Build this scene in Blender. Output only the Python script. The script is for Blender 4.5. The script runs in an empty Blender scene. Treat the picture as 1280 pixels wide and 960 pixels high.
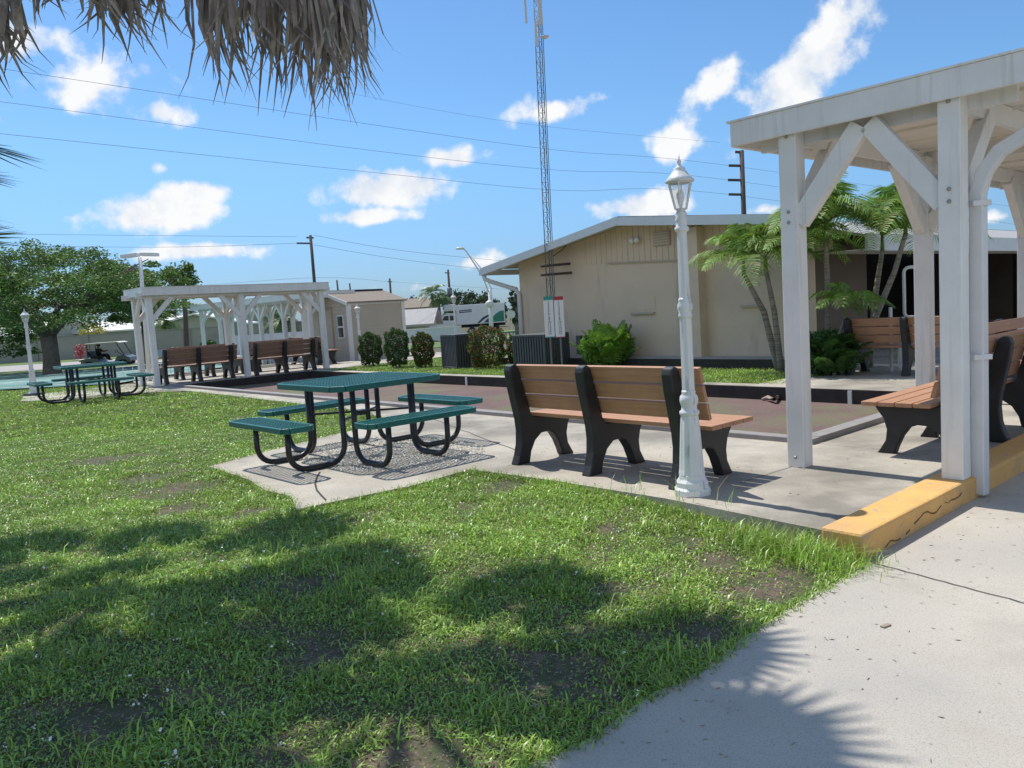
import bpy, math, random
import numpy as np
from mathutils import Vector, Matrix
random.seed(7); rng = np.random.default_rng(11)
S = bpy.context.scene; C = S.collection
R = math.radians
# ------------------------------------------------------------------ camera survey
FPX = 995.; PITCH = math.atan(94/995.); ROLL = R(3.6); EYE = 1.5
cp, sp, cr, sr = math.cos(PITCH), math.sin(PITCH), math.cos(ROLL), math.sin(ROLL)
def ray(px, py):
    a = px-640; b = 480-py
    x = a*cr+b*sr; z = -a*sr+b*cr
    return Vector((x, FPX*cp+z*sp, -FPX*sp+z*cp))
def G(px, py, z=.12):
    r = ray(px, py); t = (z-EYE)/r.z
    return Vector((r.x*t, r.y*t, z))
def D(px, py, y):
    r = ray(px, py); t = y/r.y
    return Vector((r.x*t, y, EYE+r.z*t))
TH = R(-48.6); U = Vector((math.cos(TH), math.sin(TH))); N = Vector((-U.y, U.x))
def XY(a, n, z=0.): return Vector((U.x*a+N.x*n, U.y*a+N.y*n, z))
def AN(x, y): return (x*U.x+y*U.y, x*N.x+y*N.y)
# ------------------------------------------------------------------ materials
MATS = {}
def nd(nt, t, **k):
    n = nt.nodes.new(t)
    for a, b in k.items(): setattr(n, a, b)
    return n
def mat(name, col, rough=.7, var=.12, scale=6., bump=0., bscale=60., metal=0., col2=None, c2scale=3., c2lo=.5, c2hi=.7,
        island=0., transl=0., streak=None, spec=None, island2=None):
    m = bpy.data.materials.new(name); m.use_nodes = True; nt = m.node_tree; nt.nodes.clear()
    out = nd(nt, 'ShaderNodeOutputMaterial'); bs = nd(nt, 'ShaderNodeBsdfPrincipled')
    bs.inputs['Roughness'].default_value = rough; bs.inputs['Metallic'].default_value = metal
    if spec is not None: bs.inputs['Specular IOR Level'].default_value = spec
    tc = nd(nt, 'ShaderNodeTexCoord'); L = nt.links
    geo = nd(nt, 'ShaderNodeNewGeometry')
    def noise(s, d=4., vec=None, r=.6):
        n = nd(nt, 'ShaderNodeTexNoise'); n.inputs['Scale'].default_value = s; n.inputs['Detail'].default_value = d
        n.inputs['Roughness'].default_value = r
        L.new(vec if vec else tc.outputs['Object'], n.inputs['Vector']); return n.outputs['Fac']
    def mixc(f, a, b, bt='MIX'):
        x = nd(nt, 'ShaderNodeMix', data_type='RGBA', blend_type=bt)
        if isinstance(f, (int, float)): x.inputs[0].default_value = f
        else: L.new(f, x.inputs[0])
        for i, v in ((6, a), (7, b)):
            if isinstance(v, (tuple, list)): x.inputs[i].default_value = (*v[:3], 1)
            else: L.new(v, x.inputs[i])
        return x.outputs[2]
    def ramp(f, lo, hi, a=0., b=1.):
        x = nd(nt, 'ShaderNodeMapRange'); L.new(f, x.inputs[0])
        x.inputs[1].default_value = lo; x.inputs[2].default_value = hi; x.inputs[3].default_value = a; x.inputs[4].default_value = b
        return x.outputs[0]
    c = tuple(col)
    dark = tuple(v*(1-var) for v in c); light = tuple(min(1, v*(1+var)) for v in c)
    cc = mixc(ramp(noise(scale), .3, .7), dark, light)
    if col2: cc = mixc(ramp(noise(c2scale, 6.), c2lo, c2hi), cc, col2)
    if streak:   # (colour, scale xyz, lo, hi)
        mp = nd(nt, 'ShaderNodeMapping'); mp.inputs['Scale'].default_value = streak[1]
        L.new(tc.outputs['Object'], mp.inputs['Vector'])
        cc = mixc(ramp(noise(1., 5., mp.outputs[0]), streak[2], streak[3]), cc, streak[0])
    if island:
        hs = nd(nt, 'ShaderNodeHueSaturation'); L.new(cc, hs.inputs['Color'])
        L.new(ramp(geo.outputs['Random Per Island'], 0, 1, 1-island, 1+island), hs.inputs['Value'])
        mm = nd(nt, 'ShaderNodeMath', operation='MULTIPLY'); mm.inputs[1].default_value = 7.31
        L.new(geo.outputs['Random Per Island'], mm.inputs[0])
        fr = nd(nt, 'ShaderNodeMath', operation='FRACT'); L.new(mm.outputs[0], fr.inputs[0])
        L.new(ramp(fr.outputs[0], 0, 1, .482, .518), hs.inputs['Hue']); cc = hs.outputs[0]
        if island2:  # (colour, share)
            m2 = nd(nt, 'ShaderNodeMath', operation='MULTIPLY'); m2.inputs[1].default_value = 31.7
            L.new(geo.outputs['Random Per Island'], m2.inputs[0])
            f2 = nd(nt, 'ShaderNodeMath', operation='FRACT'); L.new(m2.outputs[0], f2.inputs[0])
            lt = nd(nt, 'ShaderNodeMath', operation='LESS_THAN'); lt.inputs[1].default_value = island2[1]
            L.new(f2.outputs[0], lt.inputs[0]); cc = mixc(lt.outputs[0], cc, island2[0])
    L.new(cc, bs.inputs['Base Color'])
    if bump:
        b = nd(nt, 'ShaderNodeBump'); b.inputs['Strength'].default_value = bump; b.inputs['Distance'].default_value = .01
        L.new(noise(bscale, 5.), b.inputs['Height']); L.new(b.outputs[0], bs.inputs['Normal'])
    sh = bs.outputs[0]
    if transl:
        tr = nd(nt, 'ShaderNodeBsdfTranslucent'); L.new(cc, tr.inputs['Color'])
        mx = nd(nt, 'ShaderNodeMixShader'); mx.inputs[0].default_value = transl
        L.new(sh, mx.inputs[1]); L.new(tr.outputs[0], mx.inputs[2]); sh = mx.outputs[0]
    L.new(sh, out.inputs['Surface']); MATS[name] = m; return m
mat('white_paint', (.78,.78,.76), .45, .05, 3., .15, 40., streak=((.60,.59,.54), (16,16,1.0), .55, .78), col2=(.72,.72,.69), c2scale=1.6)
mat('soffit', (.74,.70,.62), .6, .06, 5.)
mat('lamp_paint', (.72,.73,.72), .4, .05, 4., .1, 80., streak=((.40,.43,.42), (22,22,2.2), .58, .68))
mat('gutter_metal', (.66,.67,.67), .35, .05, 6.)
mat('black_plastic', (.018,.018,.02), .42, .3, 8., .5, 120.)
mat('board', (.46,.245,.14), .55, .1, 8., .25, 90., streak=((.38,.18,.09), (1.5,60,60), .45, .75))
mat('board_shaded', (.27,.155,.10), .6, .12, 8., .25, 90.)  # darker copy of board, the far shelter's shade put into the colour
mat('table_coat', (.012,.13,.118), .35, .12, 20., .2, 100.)
mat('black_tube', (.016,.016,.018), .3, .2, 10., .2, 80.)
mat('bolt_steel', (.35,.34,.33), .4, .1, 10., metal=.8)
mat('concrete', (.51,.465,.39), .85, .13, 2.2, .45, 260., col2=(.43,.40,.355), c2scale=1.1, c2lo=.45, c2hi=.66, streak=((.27,.25,.215), (150,150,150), .50, .74))
mat('concrete_apron', (.48,.435,.36), .85, .15, 2.0, .45, 260., col2=(.25,.225,.185), c2scale=.7, c2lo=.47, c2hi=.62, streak=((.20,.18,.15), (140,140,140), .48, .72))
mat('yellow_paint', (.72,.41,.13), .75, .09, 4., .7, 50., col2=(.60,.36,.16), c2scale=3., c2lo=.5, c2hi=.65, streak=((.42,.34,.24), (13,13,24), .62, .66))
mat('kerb_crack', (.16,.105,.05), .95, .3, 30.)
mat('crack', (.05,.045,.04), .95, .2, 10.)
mat('grey_board', (.27,.25,.24), .75, .1, 10., .3, 60.)
mat('dark_timber', (.035,.030,.027), .85, .3, 6., .4, 40.)
mat('court_clay', (.155,.098,.088), .95, .14, 1.3, .8, 50., col2=(.135,.15,.07), c2scale=.75, c2lo=.46, c2hi=.68, streak=((.27,.18,.155), (24,24,24), .58, .75))
mat('shell', (.80,.77,.70), .9, .25, 60., .8, 60., island=.2)
mat('gravel', (.42,.40,.38), .95, .3, 50., .8, 60.)
mat('soil', (.125,.092,.062), .95, .35, 14., .9, 60., col2=(.06,.075,.028), c2scale=5., c2lo=.40, c2hi=.60, streak=((.24,.19,.14), (60,60,60), .58, .70))
mat('far_grass', (.10,.165,.04), .95, .3, 1.2, .5, 20., col2=(.17,.17,.07), c2scale=.4, c2lo=.5, c2hi=.75)
mat('grass_blade', (.30,.46,.075), .38, .25, 1.3, 0, transl=.27, island=.48, island2=((.40,.36,.17), .06))
mat('clover_leaf', (.24,.40,.09), .45, .2, 2., 0, transl=.2, island=.45)
mat('flower_white', (.8,.8,.78), .6, .05)
mat('road', (.36,.33,.31), .9, .1, 1.)
mat('teal_court', (.075,.19,.165), .8, .12, .6, col2=(.16,.29,.27), c2scale=.25, c2lo=.45, c2hi=.6)
mat('line_paint', (.7,.72,.7), .8, .06)
mat('stucco', (.71,.57,.42), .9, .05, .8, .35, 60., col2=(.61,.50,.38), c2scale=.6, streak=((.52,.43,.33), (2.6,2.6,.5), .60, .74))
mat('stucco_trim', (.50,.41,.32), .9, .05, 2., .3, 60.)  # darker stucco tone for ledge, sills, vent and door frame
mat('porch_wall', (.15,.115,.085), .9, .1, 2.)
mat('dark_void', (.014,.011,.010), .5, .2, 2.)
mat('fascia_blue', (.68,.71,.70), .5, .05, 3.)
mat('roof_grey', (.36,.35,.34), .8, .08, 2., .3, 30.)
mat('white_roof', (.78,.77,.75), .6, .05, 1.)
mat('house_wall', (.42,.41,.36), .9, .07, 1.)
mat('perimeter', (.33,.325,.30), .9, .08, .5, .2, 20., streak=((.25,.25,.235), (.35,.35,.9), .5, .7))
mat('perimeter_cap', (.28,.28,.26), .9, .08, .5)
mat('shingle_brown', (.24,.195,.155), .9, .18, 14., .5, 30.)
mat('shed_siding', (.52,.45,.355), .75, .05, 2.)
mat('shed_trim', (.74,.73,.70), .6, .04, 2.)
mat('glass_dark', (.03,.04,.045), .08, .1, 2.)
mat('cage_grey', (.085,.095,.10), .6, .12, 4., .2, 40.)
mat('shrub_leaf', (.05,.11,.02), .7, .25, 4., transl=.2, island=.4, island2=((.30,.08,.03), .03))
mat('shrub_leaf_red', (.06,.11,.02), .7, .25, 4., transl=.25, island=.4, island2=((.46,.08,.03), .11))
mat('bush_bright', (.14,.27,.035), .5, .25, 3., transl=.35, island=.4)
mat('bush_dark', (.06,.14,.03), .5, .25, 3., transl=.3, island=.4)
mat('tree_leaf', (.115,.205,.045), .55, .25, .5, transl=.34, island=.45, island2=((.22,.17,.04), .01))
mat('far_leaf', (.06,.095,.04), .7, .25, .2, transl=.25, island=.35)
mat('palm_leaf', (.19,.33,.05), .55, .22, 1.5, transl=.35, island=.45, island2=((.34,.32,.06), .06))
mat('fan_leaf', (.09,.16,.04), .42, .2, 1.5, transl=.3, island=.25)
mat('dead_leaf', (.34,.295,.245), .8, .3, 9., .2, 40., transl=.22, island=.35, streak=((.13,.095,.07), (30,30,4), .5, .7))
mat('bark', (.17,.135,.11), .95, .3, 5., .9, 14.)
mat('palm_trunk', (.27,.24,.19), .9, .25, 6., .6, 18., streak=((.15,.13,.10), (1,1,38), .5, .6))
mat('pole_wood', (.09,.075,.065), .9, .2, 3.)
mat('wire', (.10,.13,.16), .6, .1)
mat('steel_tower', (.17,.18,.19), .5, .2, 10., metal=.4)
mat('antenna', (.62,.62,.60), .5, .05)
mat('truck_white', (.72,.74,.76), .4, .04, 1.)
mat('truck_green', (.02,.20,.14), .4, .05)
mat('truck_navy', (.03,.05,.10), .4, .05)
mat('tyre', (.015,.015,.015), .8, .2)
mat('cart_body', (.16,.17,.18), .35, .1)
mat('cart_roof', (.72,.70,.63), .5, .05)
mat('cart_seat', (.02,.02,.022), .6, .2)
mat('skin', (.20,.11,.07), .6, .05)
mat('cloth_dark', (.015,.016,.022), .9, .2)
mat('score_white', (.80,.80,.78), .5, .03)
mat('score_teal', (.03,.30,.27), .5, .05)
mat('score_red', (.42,.03,.07), .5, .05)
mat('ink', (.04,.05,.08), .6, .05)
mat('fence_white', (.55,.60,.66), .6, .05)
mat('fence_green', (.03,.14,.11), .6, .1)
mat('driftwood', (.30,.24,.18), .9, .2, 10., .5, 30.)
mat('red_flower', (.45,.05,.07), .6, .2)
mat('gold_leaf', (.40,.36,.06), .6, .25, transl=.3, island=.3)
mg = bpy.data.materials.new('lantern_glass'); mg.use_nodes = True
_n = mg.node_tree; _b = _n.nodes['Principled BSDF']; _b.inputs['Roughness'].default_value = .08
_b.inputs['Base Color'].default_value = (.9,.93,.93,1); _b.inputs['Alpha'].default_value = .28; MATS['lantern_glass'] = mg
# ------------------------------------------------------------------ object helpers
WM = {}
def thing(name, label, cat, loc=(0,0,0), rotz=0., group=None):
    o = bpy.data.objects.new(name, None); C.objects.link(o); o.empty_display_size = .1
    o.location = loc; o.rotation_euler = (0,0,rotz); o['label'] = label; o['category'] = cat
    if group: o['group'] = group
    WM[o.name] = (Matrix.Translation(Vector(loc)) @ Matrix.Rotation(rotz, 4, 'Z')).inverted()
    return o
def tag(o, label, cat, group=None):
    o['label'] = label; o['category'] = cat
    if group: o['group'] = group
    return o
def link(name, me, m, parent=None, smooth=False, bevel=0, world=True):
    o = bpy.data.objects.new(name, me); C.objects.link(o)
    if m: me.materials.append(MATS[m])
    if parent is not None:
        o.parent = parent
        if world:
            me.transform(WM[parent.name])
        WM[o.name] = WM[parent.name]
    else: WM[o.name] = Matrix.Identity(4)
    if smooth: me.polygons.foreach_set('use_smooth', [True]*len(me.polygons))
    if bevel:
        b = o.modifiers.new('bevel', 'BEVEL'); b.width = bevel; b.segments = 2; b.limit_method = 'ANGLE'; b.angle_limit = R(40)
    return o
def dup(root, loc, rotz, label, group=None, scale=None):
    r = root.copy(); C.objects.link(r); r.location = loc; r.rotation_euler = (0,0,rotz); r['label'] = label
    if group: r['group'] = group
    if scale: r.scale = scale
    for ch in list(root.children):
        c = ch.copy(); C.objects.link(c); c.parent = r
        for g in list(ch.children):
            d = g.copy(); C.objects.link(d); d.parent = c
    return r
class MB:
    def __init__(s): s.v = []; s.f = []
    def add(s, vs, fs):
        k = len(s.v); s.v += [tuple(v) for v in vs]; s.f += [tuple(i+k for i in f) for f in fs]; return s
    def box(s, c, d, rz=0., M=None):
        hx, hy, hz = d[0]/2, d[1]/2, d[2]/2
        vs = [Vector((x,y,z)) for x in (-hx,hx) for y in (-hy,hy) for z in (-hz,hz)]
        m = M if M else Matrix.Rotation(rz, 3, 'Z')
        vs = [m @ v + Vector(c) for v in vs]
        return s.add(vs, [(0,1,3,2),(4,6,7,5),(0,4,5,1),(2,3,7,6),(0,2,6,4),(1,5,7,3)])
    def beam(s, p, q, w, h, up=(0,0,1)):
        p = Vector(p); q = Vector(q); d = q-p; L = d.length; x = d/L
        y = Vector(up).cross(x)
        if y.length < 1e-4: y = Vector((0,1,0)).cross(x)
        y.normalize(); z = x.cross(y)
        return s.box((p+q)/2, (L, w, h), M=Matrix((x,y,z)).transposed())
    def prism(s, poly, z0, z1):
        n = len(poly); 
        ar = sum(poly[i][0]*poly[(i+1)%n][1]-poly[(i+1)%n][0]*poly[i][1] for i in range(n))
        if ar < 0: poly = list(poly)[::-1]
        vs = [(p[0],p[1],z0) for p in poly]+[(p[0],p[1],z1) for p in poly]
        return s.add(vs, [tuple(range(n))[::-1], tuple(range(n,2*n))]+[(i,(i+1)%n,(i+1)%n+n,i+n) for i in range(n)])
    def extr(s, poly, x0, x1, fr):   # poly in (y,z), extruded along x; fr maps (x,y,z)->point
        n = len(poly)
        vs = [fr(x0,*p) for p in poly]+[fr(x1,*p) for p in poly]
        return s.add(vs, [tuple(range(n))[::-1], tuple(range(n,2*n))]+[(i,(i+1)%n,(i+1)%n+n,i+n) for i in range(n)])
    def tube(s, pts, r, n=8, cap=True):
        pts = [Vector(p) for p in pts]; rs = r if isinstance(r, (list,tuple)) else [r]*len(pts)
        k0 = None; vs = []; fs = []
        t0 = (pts[1]-pts[0]).normalized(); ref = Vector((0,0,1)) if abs(t0.z) < .9 else Vector((1,0,0))
        u = t0.cross(ref).normalized()
        for i, p in enumerate(pts):
            t = (pts[min(i+1,len(pts)-1)]-pts[max(i-1,0)]).normalized()
            u = (u-t*u.dot(t)).normalized(); w = t.cross(u)
            for k in range(n):
                a = 2*math.pi*k/n; vs.append(p+(u*math.cos(a)+w*math.sin(a))*rs[i])
        for i in range(len(pts)-1):
            for k in range(n): fs.append((i*n+k, i*n+(k+1)%n, (i+1)*n+(k+1)%n, (i+1)*n+k))
        if cap: fs += [tuple(range(n))[::-1], tuple(range((len(pts)-1)*n, len(pts)*n))]
        return s.add(vs, fs)
    def lathe(s, prof, c=(0,0,0), n=20, flute=0., star=None):
        vs = []; fs = []
        for (r, z) in prof:
            for k in range(n):
                a = 2*math.pi*k/n; rr = r*(1-(flute if (k%2 and r > 0) else 0))
                vs.append((c[0]+rr*math.cos(a), c[1]+rr*math.sin(a), c[2]+z))
        for i in range(len(prof)-1):
            for k in range(n): fs.append((i*n+k, i*n+(k+1)%n, (i+1)*n+(k+1)%n, (i+1)*n+k))
        fs += [tuple(range(n))[::-1], tuple(range((len(prof)-1)*n, len(prof)*n))]
        return s.add(vs, fs)
    def ball(s, c, r, n=12, m=8):
        pr = [(max(.001, math.sin(math.pi*i/m))*1., -math.cos(math.pi*i/m)) for i in range(m+1)]
        rr = r if isinstance(r,(tuple,list)) else (r,r,r)
        vs = []; fs = []
        for (a, z) in pr:
            for k in range(n):
                t = 2*math.pi*k/n; vs.append((c[0]+a*rr[0]*math.cos(t), c[1]+a*rr[1]*math.sin(t), c[2]+z*rr[2]))
        for i in range(m):
            for k in range(n): fs.append((i*n+k, i*n+(k+1)%n, (i+1)*n+(k+1)%n, (i+1)*n+k))
        return s.add(vs, fs)
    def build(s, name, m, parent=None, smooth=False, bevel=0, world=True):
        me = bpy.data.meshes.new(name); me.from_pydata(s.v, [], s.f); me.validate(); me.update()
        return link(name, me, m, parent, smooth, bevel, world)
def struct(o): o['kind'] = 'structure'; return o
def np_mesh(name, V, sizes, idx):
    me = bpy.data.meshes.new(name); V = np.asarray(V, np.float32).reshape(-1,3)
    me.vertices.add(len(V)); me.vertices.foreach_set('co', V.ravel())
    idx = np.asarray(idx, np.int32).ravel(); sizes = np.asarray(sizes, np.int32).ravel()
    me.loops.add(len(idx)); me.loops.foreach_set('vertex_index', idx)
    st = np.concatenate(([0], np.cumsum(sizes)[:-1])).astype(np.int32)
    me.polygons.add(len(sizes)); me.polygons.foreach_set('loop_start', st)
    try: me.polygons.foreach_set('loop_total', sizes)
    except Exception: pass
    me.update(calc_edges=True); return me
def quads(name, Q, m, parent=None, smooth=False, world=True):
    Q = np.asarray(Q, np.float32).reshape(-1,4,3); n = len(Q)
    me = np_mesh(name, Q, np.full(n,4), np.arange(4*n))
    return link(name, me, m, parent, smooth, world=world)
def unit(v): return v/np.maximum(np.linalg.norm(v, axis=-1, keepdims=True), 1e-9)
def leaf_quads(P, size, aspect=.5, flat=0., rg=rng):
    n = len(P); d = rg.normal(size=(n,3)); d[:,2] *= (1-flat); d = unit(d)
    r = unit(np.cross(d, rg.normal(size=(n,3)))); 
    L = (size*(.6+.8*rg.random(n)))[:,None]
    a = P-d*L*.5; b = P+d*L*.5; w = r*L*aspect*.5
    return np.stack([a, P+w, b, P-w], 1)
# ------------------------------------------------------------------ terrain
def ss(t): t = np.clip(t, 0, 1); return t*t*(3-2*t)
def zt(x, y):
    a_ = x*U.x+y*U.y
    z = .09*ss((-2.05-a_)/2.4)
    z = z-.3*ss((y-24)/16.)-.95*ss((y-40)/40.)*ss((x+16)/10.)
    return z
def sheet(name, xs, ys, dz, m, an=False, pit=False, parent=None):
    A, B = np.meshgrid(xs, ys, indexing='ij')
    if an: X = U.x*A+N.x*B; Y = U.y*A+N.y*B
    else: X, Y = A, B
    Z = zt(X, Y)+dz
    if pit: Z = np.where((A > -20.41)&(A < -3.61)&(B > 6.72)&(B < 10.51), -.35, Z)
    V = np.stack([X,Y,Z], -1).reshape(-1,3); na, nb = A.shape
    i = (np.arange(na-1)[:,None]*nb+np.arange(nb-1)[None,:]).ravel()
    F = np.stack([i, i+nb, i+nb+1, i+1], 1)
    me = np_mesh(name, V, np.full(len(F),4), F)
    if an is False and False: pass
    return struct(link(name, me, m, parent, True))
def ax(lo, hi, fine, extra):
    c = list(np.arange(-30, 30.01, fine))+[-600,-400,-250,-160,-120,-90,-75,-60,-52,-45,-40,-35,35,40,45,52,60,75,90,120,160,250,400,600]+extra
    return np.array(sorted(set(round(v,3) for v in c)))
sheet('ground', ax(0,0,.5,[-20.42,-20.4,-3.62,-3.6]), ax(0,0,.5,[6.71,6.73,10.5,10.52]), 0., 'soil', an=True, pit=True)
# far grass cover on the verges beyond the shelters
def polyslab(name, poly, z0, z1, m, kind=True, bevel=0):
    o = MB().prism(poly, z0, z1).build(name, m, bevel=bevel)
    return struct(o)
def anp(pts): return [tuple(XY(a,n)[:2]) for a, n in pts]
walk_edge = [(-1.6,.6),(-.5,1.9),(-.01,2.48),(.2,2.62),(.42,2.87),(.7,3.08),(1.0,3.42),(1.35,3.74),(1.76,4.09),(1.93,4.30)]
walk_poly = walk_edge+[tuple(XY(-1.94,n)[:2]) for n in (5,9,14)]+[tuple(XY(9,14)[:2]), (16,-4), (-1.6,-4)]
polyslab('walkway', walk_poly, -.15, .012, 'concrete')
# raised concrete apron round the court (butted pieces)
pad = [(-7.94,2.9),(-6.9,2.86),(-6.3,2.75),(-5.9,2.78),(-5.45,2.6),(-5.36,3.6),(-5.45,4.25),(-4.6,4.33),(-3.4,4.36),(-2.19,4.26),(-2.19,6.70),
       (-20.6,6.70),(-20.6,6.35),(-19.3,6.1),(-18.2,6.35),(-10.7,6.15),(-8.9,5.75),(-8.6,4.6),(-8.2,3.5)]
polyslab('concrete_apron', anp(pad), -.2, .12, 'concrete_apron')
polyslab('pavilion_floor', anp([(-3.58,6.704),(-2.19,6.704),(-2.19,15),(-7.0,15),(-7.0,13.0),(-6.6,12.2),(-6.6,10.55),(-3.58,10.55)]), -.2, .12, 'concrete_apron')
polyslab('shelter_floor', anp([(-20.45,6.704),(-20.45,17),(-33,17),(-33,14),(-24.2,12),(-24.2,6.9),(-20.9,6.3),(-20.604,6.35),(-20.604,6.704)]), -.5, .115, 'concrete_apron')
polyslab('table_pad', [tuple(G(*p)[:2]) for p in ((26,501),(100,498),(165,491),(236,488))]+[tuple(G(*p)[:2]) for p in ((232,480),(160,480),(100,487),(30,494))], -.2, .112, 'concrete_apron')
far_strip = polyslab('far_kerb_path', anp([(-20.4,10.56),(-6.604,10.56),(-6.604,10.84),(-20.4,10.84)]), -.2, .12, 'concrete_apron')
# court surface and its curbs
polyslab('bocce_court', anp([(-20.39,6.74),(-3.63,6.74),(-3.63,10.49),(-20.39,10.49)]), -.25, -.07, 'court_clay')
k = thing('court_edging', 'low grey and dark boards framing the sunken red clay court', 'edging', XY(-12,6.7,.1))
MB().beam(XY(-20.4,6.71,.12), XY(-3.52,6.71,.12), .14, .10).build('edge_board', 'grey_board', k, bevel=.008)
MB().beam(XY(-3.6,6.785,.12), XY(-3.6,10.46,.12), .16, .11).build('edge_board', 'grey_board', k, bevel=.008)
MB().beam(XY(-20.38,10.52,.0), XY(-3.53,10.52,.0), .06, .24).build('edge_board', 'dark_timber', k)
MB().beam(XY(-20.42,6.8,.0), XY(-20.42,10.48,.0), .06, .24).build('edge_board', 'dark_timber', k)
for a in (-17.6,-13.35,-9.1,-5.0):
    MB().box(XY(a,10.475,.01), (.055,.02,.2), TH).build('stake', 'white_paint', k)
# bands of painted court at the left
tc_poly = [(-34,25),(-16,20.6),(-10.6,21.7),(-9.5,24.4),(-8.0,27.5),(-9.8,31),(-13,37.5),(-25,38.8),(-45,38)]
def tsheet(name, poly, dz, m, step=1.5):
    # terrain-following sheet filled from a polygon
    P = np.array(poly); x0,y0 = P.min(0); x1,y1 = P.max(0)
    return P
def inpoly(X, Y, poly):
    P = np.asarray([p[:2] for p in poly], float); r = np.zeros(X.shape, bool); j = len(P)-1
    for i in range(len(P)):
        xi, yi = P[i]; xj, yj = P[j]
        c = ((yi > Y) != (yj > Y)) & (X < (xj-xi)*(Y-yi)/(yj-yi+1e-12)+xi)
        r ^= c; j = i
    return r
def drape(name, quad, nx, ny, dz, m):
    q = [np.array(p, float) for p in quad]; s = np.linspace(0,1,nx+1); t = np.linspace(0,1,ny+1)
    A, B = np.meshgrid(s, t, indexing='ij')
    XYs = (q[0]*(1-A[...,None])*(1-B[...,None])+q[1]*A[...,None]*(1-B[...,None])+q[2]*A[...,None]*B[...,None]+q[3]*(1-A[...,None])*B[...,None])
    X, Y = XYs[...,0], XYs[...,1]; Z = zt(X,Y)+dz; nb = ny+1
    i = (np.arange(nx)[:,None]*nb+np.arange(ny)[None,:]).ravel()
    F = np.stack([i, i+nb, i+nb+1, i+1], 1)
    return struct(link(name, np_mesh(name, np.stack([X,Y,Z],-1), np.full(len(F),4), F), m, None, True))
drape('far_lawn', [(-90,39.5),(60,39.5),(60,100),(-90,100)], 40, 20, .03, 'far_grass')
drape('side_lawn', [(-60,22),(-17,22),(-26,39.4),(-80,39.4)], 16, 10, .02, 'far_grass')
drape('shuffleboard_court', [(-34,25),(-10.9,21.9),(-9.0,37.0),(-27,38.8)], 20, 16, .05, 'teal_court')
for i in range(9):
    f = i/8; p = (-34+f*23.1, 25-f*3.1); q = (-27+f*18, 38.8-f*1.8); d = .05
    drape('court_line', [p,(p[0]+d,p[1]),(q[0]+d,q[1]),q], 1, 16, .056, 'line_paint')
for f in (.03,.2,.45,.7,.97):
    p = (-34+7*f, 25+13.8*f); q = (-10.9+1.9*f, 21.9+15.1*f)
    drape('court_line', [p,q,(q[0],q[1]+.08),(p[0],p[1]+.08)], 20, 1, .061, 'line_paint')
drape('side_road', [(-75,42.5),(-6,42.5),(-6,52),(-75,52)], 40, 6, .05, 'road')
drape('street', [(-8,62),(45,62),(45,72),(-8,72)], 30, 6, .06, 'road')
# pebbly shell under the table
P = np.zeros((6500,3)); cxy = np.array(XY(-6.9,4.35)[:2])
rr = np.sqrt(rng.random(6500)); tt = rng.random(6500)*2*math.pi
sa = rr*np.cos(tt)*1.15; sn = rr*np.sin(tt)*.85
P[:,0] = cxy[0]+sa*U.x+sn*N.x; P[:,1] = cxy[1]+sa*U.y+sn*N.y; P[:,2] = .124
o = quads('shell_scatter', leaf_quads(P, .016, .8, .93), 'shell'); o['kind'] = 'stuff'; tag(o, 'pale crushed shell scattered on concrete under the near green picnic table', 'gravel')
# cracks and joints
def crack(name, pts, z, w, label):
    m = MB(); 
    for i in range(len(pts)-1):
        p, q = Vector(pts[i]), Vector(pts[i+1]); d = (q-p).normalized(); s = Vector((-d.y,d.x))*w/2
        m.add([(p-s).to_3d()+Vector((0,0,z)), (q-s).to_3d()+Vector((0,0,z)), (q+s).to_3d()+Vector((0,0,z)), (p+s).to_3d()+Vector((0,0,z))], [(0,1,2,3)])
    return struct(m.build(name, 'crack'))
def wig(p, q, n, amp):
    p, q = Vector(p[:2]), Vector(q[:2]); d = (q-p).normalized(); s = Vector((-d.y,d.x))
    return [tuple(p.lerp(q,i/n)+s*(random.uniform(-amp,amp) if 0<i<n else 0)) for i in range(n+1)]
crack('walkway_joint', wig(G(1089,706,0), G(1290,760,0), 16, .006), .016, .008, '')
crack('slab_joint', wig(G(530,520), G(645,563), 14, .012), .1235, .010, '')
crack('slab_joint', [tuple(G(*p)[:2]) for p in ((400,590),(396,597),(394,605),(396,613),(402,620),(408,626))], .1235, .016, '')
crack('slab_joint', wig(G(925,604), G(1010,577), 10, .004), .1235, .006, '')
crack('slab_joint', wig(XY(-6.3,10.95), XY(-3.5,12.3), 10, .01), .1235, .008, '')
# yellow kerb
k = thing('yellow_kerb', 'cracked yellow painted concrete kerb along the edge of the walkway', 'kerb', XY(-2.06,8,.0))
MB().beam(XY(-2.065,4.19,.03), XY(-2.065,15,.03), .25, .26).build('kerb_stone', 'yellow_paint', k, bevel=.018)
m = MB(); n0 = 4.45; zc = .02
while n0 < 5.6:
    n1 = n0+random.uniform(.04,.09); z1 = min(.10, max(.012, zc+random.uniform(-.028,.032)))
    if random.random() < .85: m.beam(XY(-1.938,n0,zc), XY(-1.938,n1,z1), .004, random.uniform(.001,.010))
    n0, zc = n1, z1
m.build('crack_line', 'kerb_crack', k)
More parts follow.
